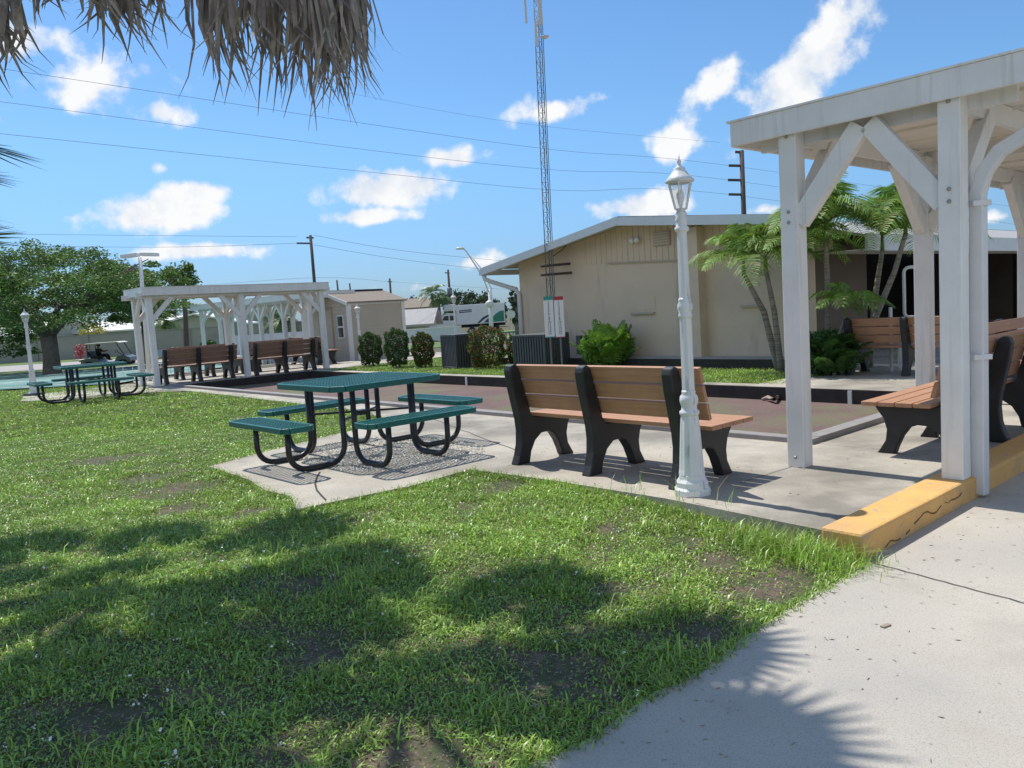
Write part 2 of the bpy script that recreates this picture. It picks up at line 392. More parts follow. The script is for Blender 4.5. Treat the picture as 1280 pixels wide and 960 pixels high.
# ------------------------------------------------------------------ building
NW = 13.6; AL, AR = -14.9, -7.2; AR_ridge = -11.1
def roofz(a): return 3.24-(.155*(AR_ridge-a) if a < AR_ridge else .115*(a-AR_ridge))
B = thing('clubhouse', 'single storey beige stucco clubhouse with low gable facing the court', 'building', XY(-11,NW+.5,0))
prof = [(AL,-.6),(AR,-.6),(AR,roofz(AR)-.035),(AR_ridge,roofz(AR_ridge)-.035),(AL,roofz(AL)-.035)]
MB().extr(prof, 0, .25, lambda x,a,z: XY(a,NW+x,z)).build('gable_wall', 'stucco', B)
MB().beam(XY(AL+.12,NW+.252,1.0), XY(AL+.12,NW+17,1.0), .25, 3.0).build('side_wall', 'stucco', B)
# porch wall: lighter return then dark recess
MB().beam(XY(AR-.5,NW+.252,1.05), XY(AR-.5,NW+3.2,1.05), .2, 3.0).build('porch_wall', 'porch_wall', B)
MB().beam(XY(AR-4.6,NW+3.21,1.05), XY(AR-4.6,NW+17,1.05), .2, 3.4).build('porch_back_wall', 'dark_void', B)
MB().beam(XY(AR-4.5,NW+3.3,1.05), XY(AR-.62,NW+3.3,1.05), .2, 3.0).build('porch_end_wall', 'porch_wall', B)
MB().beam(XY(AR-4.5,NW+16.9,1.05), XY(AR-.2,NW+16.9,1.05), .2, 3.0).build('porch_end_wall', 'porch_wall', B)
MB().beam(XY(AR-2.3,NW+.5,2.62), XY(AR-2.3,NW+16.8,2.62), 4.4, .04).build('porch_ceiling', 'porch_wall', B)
for i in range(4):
    MB().beam(XY(AR+.15,NW+4.6+3.2*i,-.2), XY(AR+.15,NW+4.6+3.2*i,2.12), .16, .16, (1,0,0)).build('porch_post', 'dark_timber', B)
struct_f = polyslab('porch_floor', anp([(-7.0,15.02),(-2.19,15.02),(-2.19,31),(-11.7,31),(-11.7,16.9),(-7.6,16.9),(-7.6,13.9),(-7.0,13.9)]), -.3, .11, 'concrete_apron')
# roof
def slab_roof(a0,a1,n0,n1,t,name,mt,par):
    return MB().extr([(a0,roofz(a0)),(a1,roofz(a1)),(a1,roofz(a1)+t),(a0,roofz(a0)+t)], n0, n1, lambda x,a,z: XY(a,x,z)).build(name, mt, par)
slab_roof(AL-.75, AR_ridge, NW-.55, NW+18, .05, 'roof', 'roof_grey', B)
slab_roof(AR_ridge+.002, AR+.30, NW-.55, NW+.38, .05, 'roof', 'roof_grey', B)
slab_roof(AR_ridge+.002, AR-1.45, NW+.382, NW+18, .045, 'roof', 'roof_grey', B)
MB().extr([(AR-1.7,2.2),(AR+.28,2.2),(AR+.28,roofz(AR+.28)-.005),(AR-1.7,roofz(AR-1.7)-.005)], NW+.30, NW+.378, lambda x,a,z: XY(a,x,z)).build('gable_end_wall', 'stucco', B)
m = MB()
for a0, a1 in ((AL-.78,AR_ridge),(AR_ridge,AR+.32)):
    m.beam(XY(a0,NW-.58,roofz(a0)-.06), XY(a1,NW-.58,roofz(a1)-.045), .05, .17)
m.build('fascia', 'fascia_blue', B)
MB().extr([(AR+.85,2.36),(AR-1.6,2.98),(AR-1.6,3.03),(AR+.85,2.41)], NW+.4, NW+18, lambda x,a,z: XY(a,x,z)).build('porch_roof', 'roof_grey', B)
MB().beam(XY(AR+.88,NW+.38,2.27), XY(AR+.88,NW+18,2.27), .05, .30).build('fascia', 'fascia_blue', B)
MB().beam(XY(AR+.40,NW+.45,2.15), XY(AR+.40,NW+18,2.15), .88, .02).build('soffit', 'soffit', B)
MB().beam(XY(AL-.80,NW-.6,roofz(AL-.75)-.08), XY(AL-.80,NW+18,roofz(AL-.75)-.08), .09, .14).build('gutter', 'gutter_metal', B)
m = MB()
for a0, a1 in ((AL-.74,AR_ridge-.002),(AR_ridge+.002,AR+.28)):
    m.beam(XY(a0,NW-.27,roofz(a0)-.02), XY(a1,NW-.27,roofz(a1)-.02), .52, .02)
m.build('soffit', 'soffit', B)
# board siding in the gable
m = MB(); a = -12.6
while a < AR-.1:
    zb = 2.32-(.05*(a+11)); m.box(XY(a,NW-.004,(zb+roofz(a)-.05)/2), (.035,.020,roofz(a)-.05-zb), TH); a += .155
m.build('siding_batten', 'stucco', B)
MB().beam(XY(-11.9,NW-.02,2.37), XY(AR,NW-.02,2.13), .04,.035).build('siding_ledge', 'stucco_trim', B)
def wallpt(px, py, n=NW):
    r = ray(px,py); t = n/(r.x*N.x+r.y*N.y); return Vector((r.x*t, r.y*t, EYE+r.z*t))
p = wallpt(828,298); pv = MB(); pv.box(p+XY(0,-.02), (.42,.04,.30), TH); ob = pv.build('louver_vent', 'stucco_trim', B)
m = MB()
for i in range(5): m.box(p+XY(0,-.045)+Vector((0,0,-.11+.055*i)), (.36,.02,.018), TH)
m.build('louver_slat', 'stucco', ob)
for (x0,y0,x1) in ((790,392,819),(927,383,950)):
    MB().beam(wallpt(x0,y0)+XY(0,-.03), wallpt(x1,y0-1)+XY(0,-.03), .06, .045).build('sill', 'stucco_trim', B)
p0 = wallpt(790,388); p1 = wallpt(819,370)
MB().extr([(AN(p0.x,p0.y)[0],p0.z),(AN(p1.x,p1.y)[0],p0.z),(AN(p1.x,p1.y)[0],p1.z),(AN(p0.x,p0.y)[0],p1.z)], NW-.014, NW-.001, lambda x,a,z: XY(a,x,z)).build('blocked_window', 'stucco', B)
p0 = wallpt(864,445); p1 = wallpt(881,311); a0 = AN(p0.x,p0.y)[0]; a1 = AN(p1.x,p1.y)[0]
MB().beam(XY((a0+a1)/2,NW-.13,-.2), XY((a0+a1)/2,NW-.13,roofz(-9)-.12), abs(a1-a0), .26, N.to_3d()).build('chimney_pier', 'stucco', B)
sl = wallpt(797,299)
m = MB(); m.box(sl+XY(0,-.03), (.1,.06,.1), TH); m.ball(sl+XY(-.07,-.12,-.03), .06); m.ball(sl+XY(.07,-.12,-.03), .06); m.build('flood_light', 'white_paint', B, True)
m = MB(); w = wallpt(656,372); q = XY(AL-.75,NW-.5,roofz(AL-.75)-.12)
m.tube([q, q+Vector((0,0,-.12)), q+XY(.12,.1,-.2), XY(AL-.1,NW-.06,1.98), XY(AL+.02,NW-.06,1.85), XY(AL+.02,NW-.06,.1)], .055, 10)
m.build('downspout', 'gutter_metal', B, True)
# gravel bed along the wall
struct(MB().beam(XY(-15.2,13.33,.08), XY(AR,13.33,.08), .53, .44).build('gravel_bed', 'gravel'))
o = MB().beam(XY(-15.2,13.03,.1), XY(AR,13.03,.1), .07, .38).build('timber_edging', 'dark_timber'); tag(o, 'dark timber edging holding the gravel along the clubhouse wall', 'edging')
# loop rail at porch and stakes
p = wallpt(1133,335,13.9)
m = MB(); c = D(1143,365,13.2); w, h = .17, .41; pts = []
for (cx,cz,s) in ((1,1,0),(-1,1,1),(-1,-1,2),(1,-1,3)):
    for j in range(4):
        t = math.pi/2*(s+j/3); pts.append(c+Vector(((w-.08)*cx+.08*math.cos(t), 0, (h-.08)*cz+.08*math.sin(t))))
pts.append(pts[0]); m.tube(pts, .028, 8); m.beam(c+Vector((0,0,-h)), Vector((c.x,c.y,.1)), .05, .05, (1,0,0))
tag(m.build('loop_rail', 'white_paint', None, True), 'white rounded loop rail standing by the dark porch', 'rail')
for (x,y0,y1,lab) in ((1114.5,384,466,'taller thin white stake behind the brown bench by the porch'),(1125,421,464,'shorter thin white stake behind the brown bench by the porch')):
    g = G(x,y1,.1); t = D(x-.5,y0,g.y)
    tag(MB().beam((g.x,g.y,.0), (g.x,g.y,t.z), .05, .04, (1,0,0)).build('garden_stake', 'white_paint', None, bevel=.004), lab, 'stake', 'white stakes behind the bench')
# ------------------------------------------------------------------ shelters
def post(m, p, z0, z1, w=.14): m.box((p.x,p.y,(z0+z1)/2), (w,w,z1-z0), TH); return m
def shelter(root, rowa, z0, zf, ft, ovl, depth_over, wpost=.14, brace_dir=True, gap=None):
    """rowa: list of rows; each row list of points"""
    pass
PV = thing('near_pavilion', 'white timber shelter with downspout nearest the camera at right', 'shelter', XY(-3.2,5.8,.12), 0, 'white timber shelters')
ZF = 2.68
rowA = [XY(-3.17,5.78), XY(-3.17,8.25), XY(-3.17,11.35), XY(-3.17,14.4)]
rowB = [XY(-2.03,5.78), XY(-2.03,8.25), XY(-2.03,11.35), XY(-2.03,14.4)]
for row, z0 in ((rowA,.12),(rowB,.16)):
    for p in row[:4]:
        if row is rowB and p is not rowB[0] and False: continue
        post(MB(), p, z0, ZF+.02).build('post', 'white_paint', PV, bevel=.006)
# beams along N and across
for row in (rowA,rowB):
    MB().beam(row[0]+XY(0,-.06,ZF+.0), row[-1]+XY(0,.5,ZF+.0), .05, .14).build('beam', 'white_paint', PV)
for i in range(4): MB().beam(rowA[i]+XY(-.3,.098,ZF-.0), rowB[i]+XY(.35,.098,ZF-.0), .05, .15).build('beam', 'white_paint', PV)
def brace(p, q, par, w=.09, h=.14): return MB().beam(p, q, w, h, ).build('brace', 'white_paint', par, bevel=.004)
mid = (rowA[0]+rowB[0])/2
brace(rowA[0]+XY(.05,0,ZF-.66), mid+XY(-.03,0,ZF-.04), PV); brace(rowB[0]+XY(-.05,0,ZF-.66), mid+XY(.03,0,ZF-.04), PV)
for row in (rowA,rowB):
    for i, p in enumerate(row):
        for s in (-1,1):
            if i == 0 and s == -1: continue
            brace(p+XY(0,s*.05,ZF-.66), p+XY(0,s*.62,ZF-.05), PV)
for i in (1,2,3):
    brace(rowA[i]+XY(.05,0,ZF-.66), rowA[i]+XY(.5,0,ZF-.1), PV)
# roof deck, soffit, fascia
ra0, ra1, rn0, rn1 = -3.62, -1.18, 5.68, 15.0
MB().prism(anp([(ra0+.03,rn0+.03),(ra1-.03,rn0+.03),(ra1-.03,rn1),(ra0+.03,rn1)]), ZF+.075, ZF+.1).build('soffit', 'soffit', PV)
MB().prism(anp([(ra0-.03,rn0-.03),(ra1+.03,rn0-.03),(ra1+.03,rn1),(ra0-.03,rn1)]), ZF+.172, ZF+.187).build('roof_deck', 'white_paint', PV)
MB().beam(XY(ra0,rn0,ZF+.08), XY(ra1,rn0,ZF+.08), .04, .18).build('fascia', 'white_paint', PV)
MB().beam(XY(ra0,rn0+.022,ZF+.08), XY(ra0,rn1,ZF+.08), .04, .18).build('fascia', 'white_paint', PV)
MB().beam(XY(ra1,rn0+.022,ZF+.10), XY(ra1,rn1,ZF+.10), .10, .11).build('gutter', 'gutter_metal', PV)
m = MB(); n = rn0+.6
while n < rn1: m.beam(XY(ra0+.04,n,ZF+.065), XY(ra1-.04,n,ZF+.065), .035, .02); n += .62
m.build('soffit_batten', 'soffit', PV)
ds = MB(); g = XY(-1.93,5.93)
ds.tube([XY(ra1,5.98,ZF+.1), XY(ra1-.05,5.98,ZF-.02), XY(ra1-.22,5.96,ZF-.14), XY(-1.62,5.94,ZF-.27), XY(-1.80,5.93,ZF-.36), XY(-1.89,5.93,ZF-.48), XY(-1.93,5.93,ZF-.62), XY(-1.93,5.93,.03)], .062, 4)
dso = ds.build('downspout', 'gutter_metal', PV, bevel=.008)
for z in (.98, 2.0): MB().box(XY(-1.93,5.93,z), (.115,.115,.035), TH+R(45)).build('strap', 'gutter_metal', dso)
m = MB()
for p, zz in ((rowA[0],2.02),(rowA[0],2.1),(rowB[0],2.02),(rowB[0],2.1),(rowB[0],2.66),(rowA[0],2.66),(rowA[0],.2)):
    m.ball(p+XY(.0,-.073,zz), (.014,.014,.014), 8, 6)
m.build('bolt', 'bolt_steel', PV, True)
# left shelter, simple function for smaller shelters
def row_shelter(root, P0, dirv, side, npost, step, width, zb, zf, wp=.14, ov=.45, ft=.22):
    d = dirv.normalized(); s = side.normalized()
    rows = [[P0+d*step*i for i in range(npost)], [P0+s*width+d*step*i for i in range(npost)]]
    ang = math.atan2(d.y,d.x)
    for row in rows:
        for i, p in enumerate(row):
            MB().box((p.x,p.y,(zb+zf)/2), (wp,wp,zf-zb), ang).build('post', 'white_paint', root, bevel=.006)
            for q in (-1,1):
                if (i == 0 and q == -1) or (i == npost-1 and q == 1): continue
                MB().beam(p+d*q*.05+Vector((0,0,zf-.6)), p+d*q*.58+Vector((0,0,zf-.03)), .08, .11).build('brace', 'white_paint', root)
        MB().beam(row[0]-d*.3+Vector((0,0,zf-.0)), row[-1]+d*.3+Vector((0,0,zf-.0)), .06, .13).build('beam', 'white_paint', root)
    for i in range(npost):
        for (p,q) in ((rows[0][i],s),(rows[1][i],-s)):
            MB().beam(p+q*.05+Vector((0,0,zf-.5)), p+q*(width*.42)+Vector((0,0,zf-.03)), .08, .10).build('brace', 'white_paint', root)
    c = [P0-d*ov-s*ov, P0+d*(step*(npost-1)+ov)-s*ov, P0+d*(step*(npost-1)+ov)+s*(width+ov), P0-d*ov+s*(width+ov)]
    c2 = [tuple(p[:2]) for p in c]
    MB().prism(c2, zf+.07, zf+.09).build('soffit', 'soffit', root)
    o = [c[0]-d*.03-s*.03, c[1]+d*.03-s*.03, c[2]+d*.03+s*.03, c[3]-d*.03+s*.03]
    MB().prism([tuple(p[:2]) for p in o], zf+ft+.001, zf+ft+.02).build('roof_deck', 'white_paint', root)
    m = MB()
    for i in range(4):
        p, q = c[i], c[(i+1)%4]; e = (q-p).normalized()
        m.beam(p+e*(.02 if i%2 else -.02)+Vector((0,0,zf+ft/2)), q+e*(-.02 if i%2 else .02)+Vector((0,0,zf+ft/2)), .038, ft)
    m.build('fascia', 'white_paint', root)
L = thing('bench_shelter', 'white flat roofed shelter over the brown benches at the end of the court', 'shelter', XY(-20.8,6.5,.12), 0, 'white timber shelters')
row_shelter(L, XY(-20.78,6.5,0), N.to_3d(), -U.to_3d(), 3, 2.36, 1.1, .12, 2.38, .14, .17, .19)
L2 = thing('bench_shelter', 'more distant white shelter of branching posts beside the beige shed', 'shelter', XY(-24.7,12.8,.1), 0, 'white timber shelters')
row_shelter(L2, XY(-24.75,12.9,0), -U.to_3d(), N.to_3d(), 6, 1.95, 1.3, -.1, 2.27, .14, .3, .2)
# ------------------------------------------------------------------ benches
def make_bench(label, loc, rz, x0=-.88, x1=1.06, bm='board', group='brown slatted park benches with black ends'):
    t = thing('park_bench', label, 'bench', loc, rz, group)
    prof = [(-.37,0),(-.21,0),(-.185,.10),(-.13,.19),(-.05,.245),(.03,.25),(.10,.225),(.155,.15),(.20,.05),(.215,0),(.355,0),(.33,.035),(.285,.11),(.275,.20),(.30,.29),(.35,.36),(.38,.41),
            (.1,.41),(-.10,.405),(-.145,.415),(-.165,.45),(-.20,.58),(-.25,.75),(-.275,.845),(-.295,.885),(-.33,.90),(-.37,.885),(-.385,.84),(-.37,.72),(-.335,.56),(-.30,.40),(-.29,.30),(-.30,.18),(-.33,.08)]
    for x in (-.86,0,.86):
        MB().extr(prof, x-.045, x+.045, lambda a,b,c: (a,b,c)).build('end_frame', 'black_plastic', t, bevel=.012, world=False)
    for i in range(4):
        MB().box(((x0+x1)/2, -.065+.137*i, .43), (x1-x0,.127,.036)).build('seat_board', bm, t, bevel=.006, world=False)
    for i, (y,z) in enumerate(((-.175,.555),(-.213,.69),(-.25,.825))):
        M = Matrix.Rotation(R(15.5), 3, 'X')
        MB().box(((x0+x1)/2, y+.015, z), (x1-x0,.034,.125), M=M).build('back_board', bm, t, bevel=.006, world=False)
    return t
c = (G(647.5,580)+G(848,611))/2+XY(0,.31)
b0 = make_bench('nearest brown slatted bench with three black ends, seen from behind by the white lamp post', (c.x,c.y,.12), TH)
BG = 'brown slatted park benches with black ends'
p = XY(-2.56,7.47,.12)
b1 = make_bench('brown bench inside the near pavilion with its seat end beside the white downspout', p, math.atan2(N.y,N.x), -1.06, .88)
p = XY(-5.02,12.62,.12); dup(b0, p, TH, 'brown slatted bench facing the camera in front of the dark porch', BG)
p = XY(-2.9,10.6,.12); dup(b1, p, math.atan2(-N.y,-N.x), 'brown bench deep inside the near pavilion at the right edge of the photo', BG)
an = math.atan2(N.y,N.x)
pL = XY(-21.2,7.65,.12); bS = make_bench('left of two brown benches seen from behind between the white posts of the far shelter', pL, an, bm='board_shaded')
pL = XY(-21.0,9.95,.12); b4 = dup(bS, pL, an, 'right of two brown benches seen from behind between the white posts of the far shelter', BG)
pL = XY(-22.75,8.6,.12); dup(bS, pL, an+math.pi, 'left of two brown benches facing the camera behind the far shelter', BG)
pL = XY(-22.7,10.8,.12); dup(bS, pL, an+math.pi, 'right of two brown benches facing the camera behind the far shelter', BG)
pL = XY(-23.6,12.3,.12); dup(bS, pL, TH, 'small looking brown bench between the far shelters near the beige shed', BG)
# ------------------------------------------------------------------ picnic tables
def octo(w, l, c): return [(-w+c,-l),(w-c,-l),(w,-l+c),(w,l-c),(w-c,l),(-w+c,l),(-w,l-c),(-w,-l+c)]
def clip_line(poly, nx, ny, d):
    pts = []
    for i in range(len(poly)):
        p, q = poly[i], poly[(i+1)%len(poly)]; a = p[0]*nx+p[1]*ny-d; b = q[0]*nx+q[1]*ny-d
        if a*b < 0: t = a/(a-b); pts.append((p[0]+(q[0]-p[0])*t, p[1]+(q[1]-p[1])*t))
    return pts[:2] if len(pts) >= 2 else None
def mesh_panel(name, cx, cy, z, w, l, c, pitch, bw, par, rim=.05):
    poly = octo(w,l,c); m = MB(); k = math.sqrt(.5)
    for (nx,ny) in ((.5,.866),(.5,-.866)):
        dd = -(w+l)
        while dd < w+l:
            pp = clip_line(poly,nx,ny,dd)
            if pp:
                (x0,y0),(x1,y1) = pp
                if math.hypot(x1-x0,y1-y0) > .03: m.beam((cx+x0,cy+y0,z),(cx+x1,cy+y1,z), bw, .006+(.001 if ny>0 else 0))
            dd += pitch
    a = m.build(name, 'table_coat', par, world=False)
    m = MB(); n = len(poly)
    for i in range(n):
        p, q = poly[i], poly[(i+1)%n]; m.beam((cx+p[0],cy+p[1],z-rim/2+.008),(cx+q[0],cy+q[1],z-rim/2+.008), .03, rim)
    m.build('rim', 'table_coat', a, world=False, bevel=.006); return a
def make_table(label, loc, rz):
    t = thing('picnic_table', label, 'table', loc, rz, 'square green mesh picnic tables')
    mesh_panel('table_top', 0,0,.765, .62,.62,.10, .048, .0105, t, .055)
    for s in range(4):
        a = s*math.pi/2; ca, sa = round(math.cos(a)), round(math.sin(a))
        cx, cy = ca*.99, sa*.99
        w, l = (.15,.60) if ca else (.60,.15)
        mesh_panel('seat', cx, cy, .455, w, l, .05, .048, .0105, t, .05)
        for o_ in (-.33,.33):
            def pt(r,z): return (ca*r-sa*o_, sa*r+ca*o_, z)
            pts = [pt(.985,.44), pt(.985,.2)]
            for j in range(1,6):
                q = math.pi/2*j/6; pts.append(pt(.985-.17*(1-math.cos(q)), .2-.17*math.sin(q)))
            pts += [pt(.815,.03), pt(.58,.03)]
            for j in range(1,6):
                q = math.pi/2*j/6; pts.append(pt(.58-.17*math.sin(q), .03+.17*(1-math.cos(q))))
            pts += [pt(.41,.2), pt(.41,.75)]
            MB().tube(pts, .027, 10).build('leg', 'black_tube', t, True, world=False)
    m = MB(); m.tube([(-.41,-.33,.42),(.41,.33,.42)], .012, 6); m.tube([(-.41,.33,.44),(.41,-.33,.44)], .012, 6); m.box((0,0,.43),(.1,.1,.05))
    m.build('cross_brace', 'black_tube', t, world=False)
    return t
T0 = make_table('near square green mesh picnic table with four attached seats on concrete', (-1.55,8.05,.12), R(42))
dup(T0, (-9.15,17.35,.115), R(38), 'farther green mesh picnic table beside the small white lamp post at left', scale=(1,1,.98))
# ------------------------------------------------------------------ lamp posts
def make_lamp(label, loc, rz=0.):
    t = thing('lamp_post', label, 'lamp post', loc, rz, 'white lantern lamp posts')
    MB().lathe([(.155,0),(.155,.045),(.135,.06),(.135,.10),(.115,.125),(.108,.16)], n=8).build('base', 'lamp_paint', t, bevel=.004, world=False)
    MB().lathe([(.107,.16),(.100,.2),(.080,.52),(.070,.62)], n=24, flute=.05).build('flared_shaft', 'lamp_paint', t, world=False)
    MB().lathe([(.070,.62),(.080,.63),(.080,.65),(.064,.665),(.062,.69),(.072,.715),(.076,.74),(.070,.77),(.052,.79),(.058,.80),(.052,.815)], n=24).build('collar', 'lamp_paint', t, True, world=False)
    MB().lathe([(.051,.815),(.047,1.37)], n=20, flute=.06).build('shaft', 'lamp_paint', t, world=False)
    MB().lathe([(.047,1.37),(.055,1.38),(.055,1.395),(.050,1.41),(.060,1.44),(.060,1.47),(.048,1.50),(.052,1.51),(.044,1.525)], n=24).build('collar', 'lamp_paint', t, True, world=False)
    MB().lathe([(.044,1.525),(.038,2.02)], n=20, flute=.06).build('shaft', 'lamp_paint', t, world=False)
    MB().lathe([(.038,2.02),(.056,2.03),(.056,2.055),(.045,2.065),(.045,2.10),(.052,2.115),(.040,2.13),(.050,2.155),(.032,2.18),(.055,2.195)], n=20).build('neck', 'lamp_paint', t, True, world=False)
    ln = MB()
    for k in range(6):
        a = math.pi/3*k; ln.beam((.05*math.cos(a),.05*math.sin(a),2.195),(.098*math.cos(a),.098*math.sin(a),2.385), .009, .009)
    ln.lathe([(.10,2.383),(.10,2.395)], n=6)
    lo = ln.build('lantern_frame', 'lamp_paint', t, world=False)
    MB().lathe([(.047,2.197),(.094,2.383)], n=6).build('glass', 'lantern_glass', lo, world=False)
    MB().lathe([(.012,2.2),(.02,2.24),(.032,2.28),(.03,2.31),(.015,2.33)], n=14).build('bulb', 'score_white', lo, True, world=False)
    MB().lathe([(.113,2.392),(.117,2.40),(.09,2.43),(.060,2.465),(.045,2.485),(.045,2.497),(.02,2.51),(.014,2.53),(.02,2.545),(.008,2.56),(.004,2.60)], n=18).build('cap', 'lamp_paint', t, True, world=False)
    return t
g = G(866,617); LP = make_lamp('nearest white fluted lantern lamp post standing in front of the brown bench', (g.x,g.y,.12), R(12)); LP.scale = (.86,.86,.905)
g = G(43,494,.11); dup(LP, (g.x,g.y,.09), .3, 'small white lantern post beside the farther green picnic table', scale=(.95,.95,.83))
MB_ = MB().box((g.x,g.y,.1), (.34,.34,.14)).build('lamp_plinth', 'cage_grey'); tag(MB_, 'dark square block under the small white lantern post at left', 'plinth')
g = G(452,453,.05); dup(LP, (g.x,g.y,-.1), .5, 'white lantern post standing against the wall of the beige shed', scale=(1,1,.80))
g = D(570,418,30); dup(LP, (g.x,g.y,-.3), .8, 'thin white lantern post in front of the cab of the box truck', scale=(1,1,.98))
# T light
g = D(187,478,22.4); top = D(172.5,319,22.4)
t = thing('floodlight_pole', 'white pole with a wide flat floodlight head behind the far shelter', 'light pole', (g.x,g.y,.1))
MB().tube([(g.x,g.y,0),(top.x+.05,top.y,top.z-.06)], [.065,.045], 10).build('pole', 'white_paint', t, True)
for s in (-1,1): MB().box((top.x+.05+s*.27,top.y,top.z+.0), (.44,.26,.09), M=Matrix.Rotation(R(4*s),3,'Y')).build('light_head', 'gutter_metal', t, bevel=.01)
# ------------------------------------------------------------------ tower
bx = XY(-13.2,13.05); top = D(671,0,bx.y)
T = thing('radio_tower', 'slender grey lattice radio mast rising out of the top of the photo', 'mast', (bx.x,bx.y,.1))
b2 = D(691,440,bx.y); base = Vector((b2.x,bx.y,.1)); dirn = (top-base); k = 10.2/dirn.z; tip = base+dirn*k
legs = [Vector((.082*math.cos(a),.082*math.sin(a),0)) for a in (R(200),R(320),R(80))]
for l in legs: MB().tube([base+l, tip+l], .011, 6).build('leg', 'steel_tower', T, True)
m = MB(); nseg = 46
for i in range(nseg):
    p = base.lerp(tip,i/nseg); q = base.lerp(tip,(i+1)/nseg)
    for j in range(3):
        a, b_ = legs[j], legs[(j+1)%3]
        m.tube([p+a,q+b_] if i%2 else [p+b_,q+a], .0045, 4); m.tube([q+a,q+b_], .0045, 4)
m.build('lattice', 'steel_tower', T)
m = MB()
for off in (.02,-.015): m.tube([base+legs[1]*1.25+Vector((off,0,0)), tip+legs[1]*1.25+Vector((off,0,0))], .009, 6)
m.build('cable', 'wire', T)
for (px0,py0,px1,py1,w) in ((655,2,662,29,.05),(673,0,680,31,.10),(668,30,675,58,.06)):
    p, q = D(px0+3,py1,bx.y-.2), D(px0+1,py0-4,bx.y-.2)
    MB().beam(p, q, w, .05).build('panel_antenna', 'antenna', T, bevel=.01)
p = D(681,46,bx.y-.15); MB().lathe([(.02,-.05),(.08,-.02),(.10,.0),(.10,.01),(.01,.03)], (p.x,p.y,p.z), 16).build('dish', 'antenna', T, True)
a0 = D(690,340,bx.y)
for py, l in ((331,28),(342,35)):
    MB().tube([D(676,py+2,bx.y+.0), D(690+l,py-2,bx.y+.35)], .03, 8).build('wall_bracket', 'pole_wood', T)
MB().tube([D(692,320,bx.y), D(703,312,bx.y+.2), D(711,303,bx.y+.45)], .012, 6).build('cable', 'wire', T)
# ------------------------------------------------------------------ AC cages
def cage(label, c, w, d, h, rz):
    t = thing('air_conditioner', label, 'air conditioner', (c.x,c.y,.1), rz, 'slatted grey air conditioner units')
    MB().box((0,0,h/2), (w-.06,d-.06,h-.06)).build('core', 'dark_timber', t, world=False)
    m = MB(); nx = int(w/.072)
    for i in range(nx):
        x = -w/2+(i+.5)*w/nx
        for y in (-d/2+.012,d/2-.012): m.box((x,y,h/2),(w/nx*.62,.022,h-.1))
    ny = int(d/.072)
    for i in range(ny):
        y = -d/2+(i+.5)*d/ny
        for x in (-w/2+.012,w/2-.012): m.box((x,y,h/2),(.022,d/ny*.62,h-.1))
    m.build('grille', 'cage_grey', t, world=False)
    m = MB(); m.box((0,0,h-.03),(w+.03,d+.03,.05)); m.box((0,0,.03),(w+.02,d+.02,.05))
    for x in (-1,1):
        for y in (-1,1): m.box((x*(w/2-.0),y*(d/2-.0),h/2),(.04,.04,h-.08))
    m.build('frame', 'cage_grey', t, world=False, bevel=.006); return t
cage('dark grey slatted air conditioner unit between two flowering hedges', XY(-15.85,12.35), .72,.72,.86, TH+R(-8))
cage('dark grey slatted air conditioner unit below the two white scoreboards', XY(-13.15,12.55), .92,.85,.80, TH+R(6))
pb = thing('electric_box', 'small grey meter box beside the air conditioner at the clubhouse wall', 'utility box', XY(-12.3,13.0,.1))
MB().box(XY(-12.35,12.98,.6), (.12,.1,.42), TH).build('housing', 'cage_grey', pb, bevel=.006)
MB().tube([XY(-12.35,12.95,.4), XY(-12.2,12.9,.5), XY(-12.0,12.95,.42), XY(-11.95,12.95,.15)], .015, 6).build('conduit', 'black_tube', pb)
# scoreboards
for (x0,x1,hm,lab) in ((680.3,692.2,'score_teal','tall white scoreboard with a teal header above the air conditioner'),(693.4,705,'score_red','tall white scoreboard with a dark red header above the air conditioner')):
    y = 15.6; p = D(x0,422,y); q = D(x1,371,y); w = D(x1,422,y).x-p.x; h = D(x0,371,y).z-p.z; cx = (D(x0,396,y).x+D(x1,396,y).x)/2; cz = (p.z+q.z)/2
    t = thing('scoreboard', lab, 'scoreboard', (cx,y,.1), 0, 'tall white scoreboards')
    MB().box((cx,y,cz), (w,.02,h)).build('panel', 'score_white', t, bevel=.003)
    MB().box((cx,y-.013,cz+h/2-.025), (w,.012,.07)).build('header', hm, t)
    MB().box((cx,y-.013,cz-h/2+.008), (w,.012,.016)).build('footer', hm, t)
    m = MB(); random.seed(int(x0))
    for i in range(15):
        zz = cz+h/2-.10-i*(h-.14)/15
        cu = bpy.data.curves.new('n','FONT'); cu.body = str(i+1); cu.size = .052; cu.align_x = 'CENTER'; cu.extrude = .001
        ot = bpy.data.objects.new('n',cu); C.objects.link(ot); bpy.context.view_layer.update()
        me = bpy.data.meshes.new_from_object(ot.evaluated_get(bpy.context.evaluated_depsgraph_get()))
        k = len(m.v); m.v += [(cx+v.co.x*1.35, y-.0125-v.co.z, zz-.02+v.co.y) for v in me.vertices]; m.f += [tuple(i_+k for i_ in pl.vertices) for pl in me.polygons]
        bpy.data.objects.remove(ot); bpy.data.curves.remove(cu); bpy.data.meshes.remove(me)
    m.build('numbers', 'ink', t)
    MB().beam((cx,y+.02,.08), (cx,y+.02,cz), .03,.03,(1,0,0)).build('stake', 'steel_tower', t)
# driftwood stick on the court
tag(MB().tube([G(953,499,-.05), G(960,497,-.02), G(968,499,.0), G(974,495,-.03), G(982,496,-.05)], [.02,.035,.03,.028,.012], 8).build('fallen_stick', 'driftwood', None, True), 'crooked bare stick lying on the red court near the far edge', 'stick')
tag(MB().box(G(1107,782,.016), (.05,.02,.006), .5).build('dry_leaf', 'driftwood'), 'small dry brown leaf lying on the walkway', 'leaf')
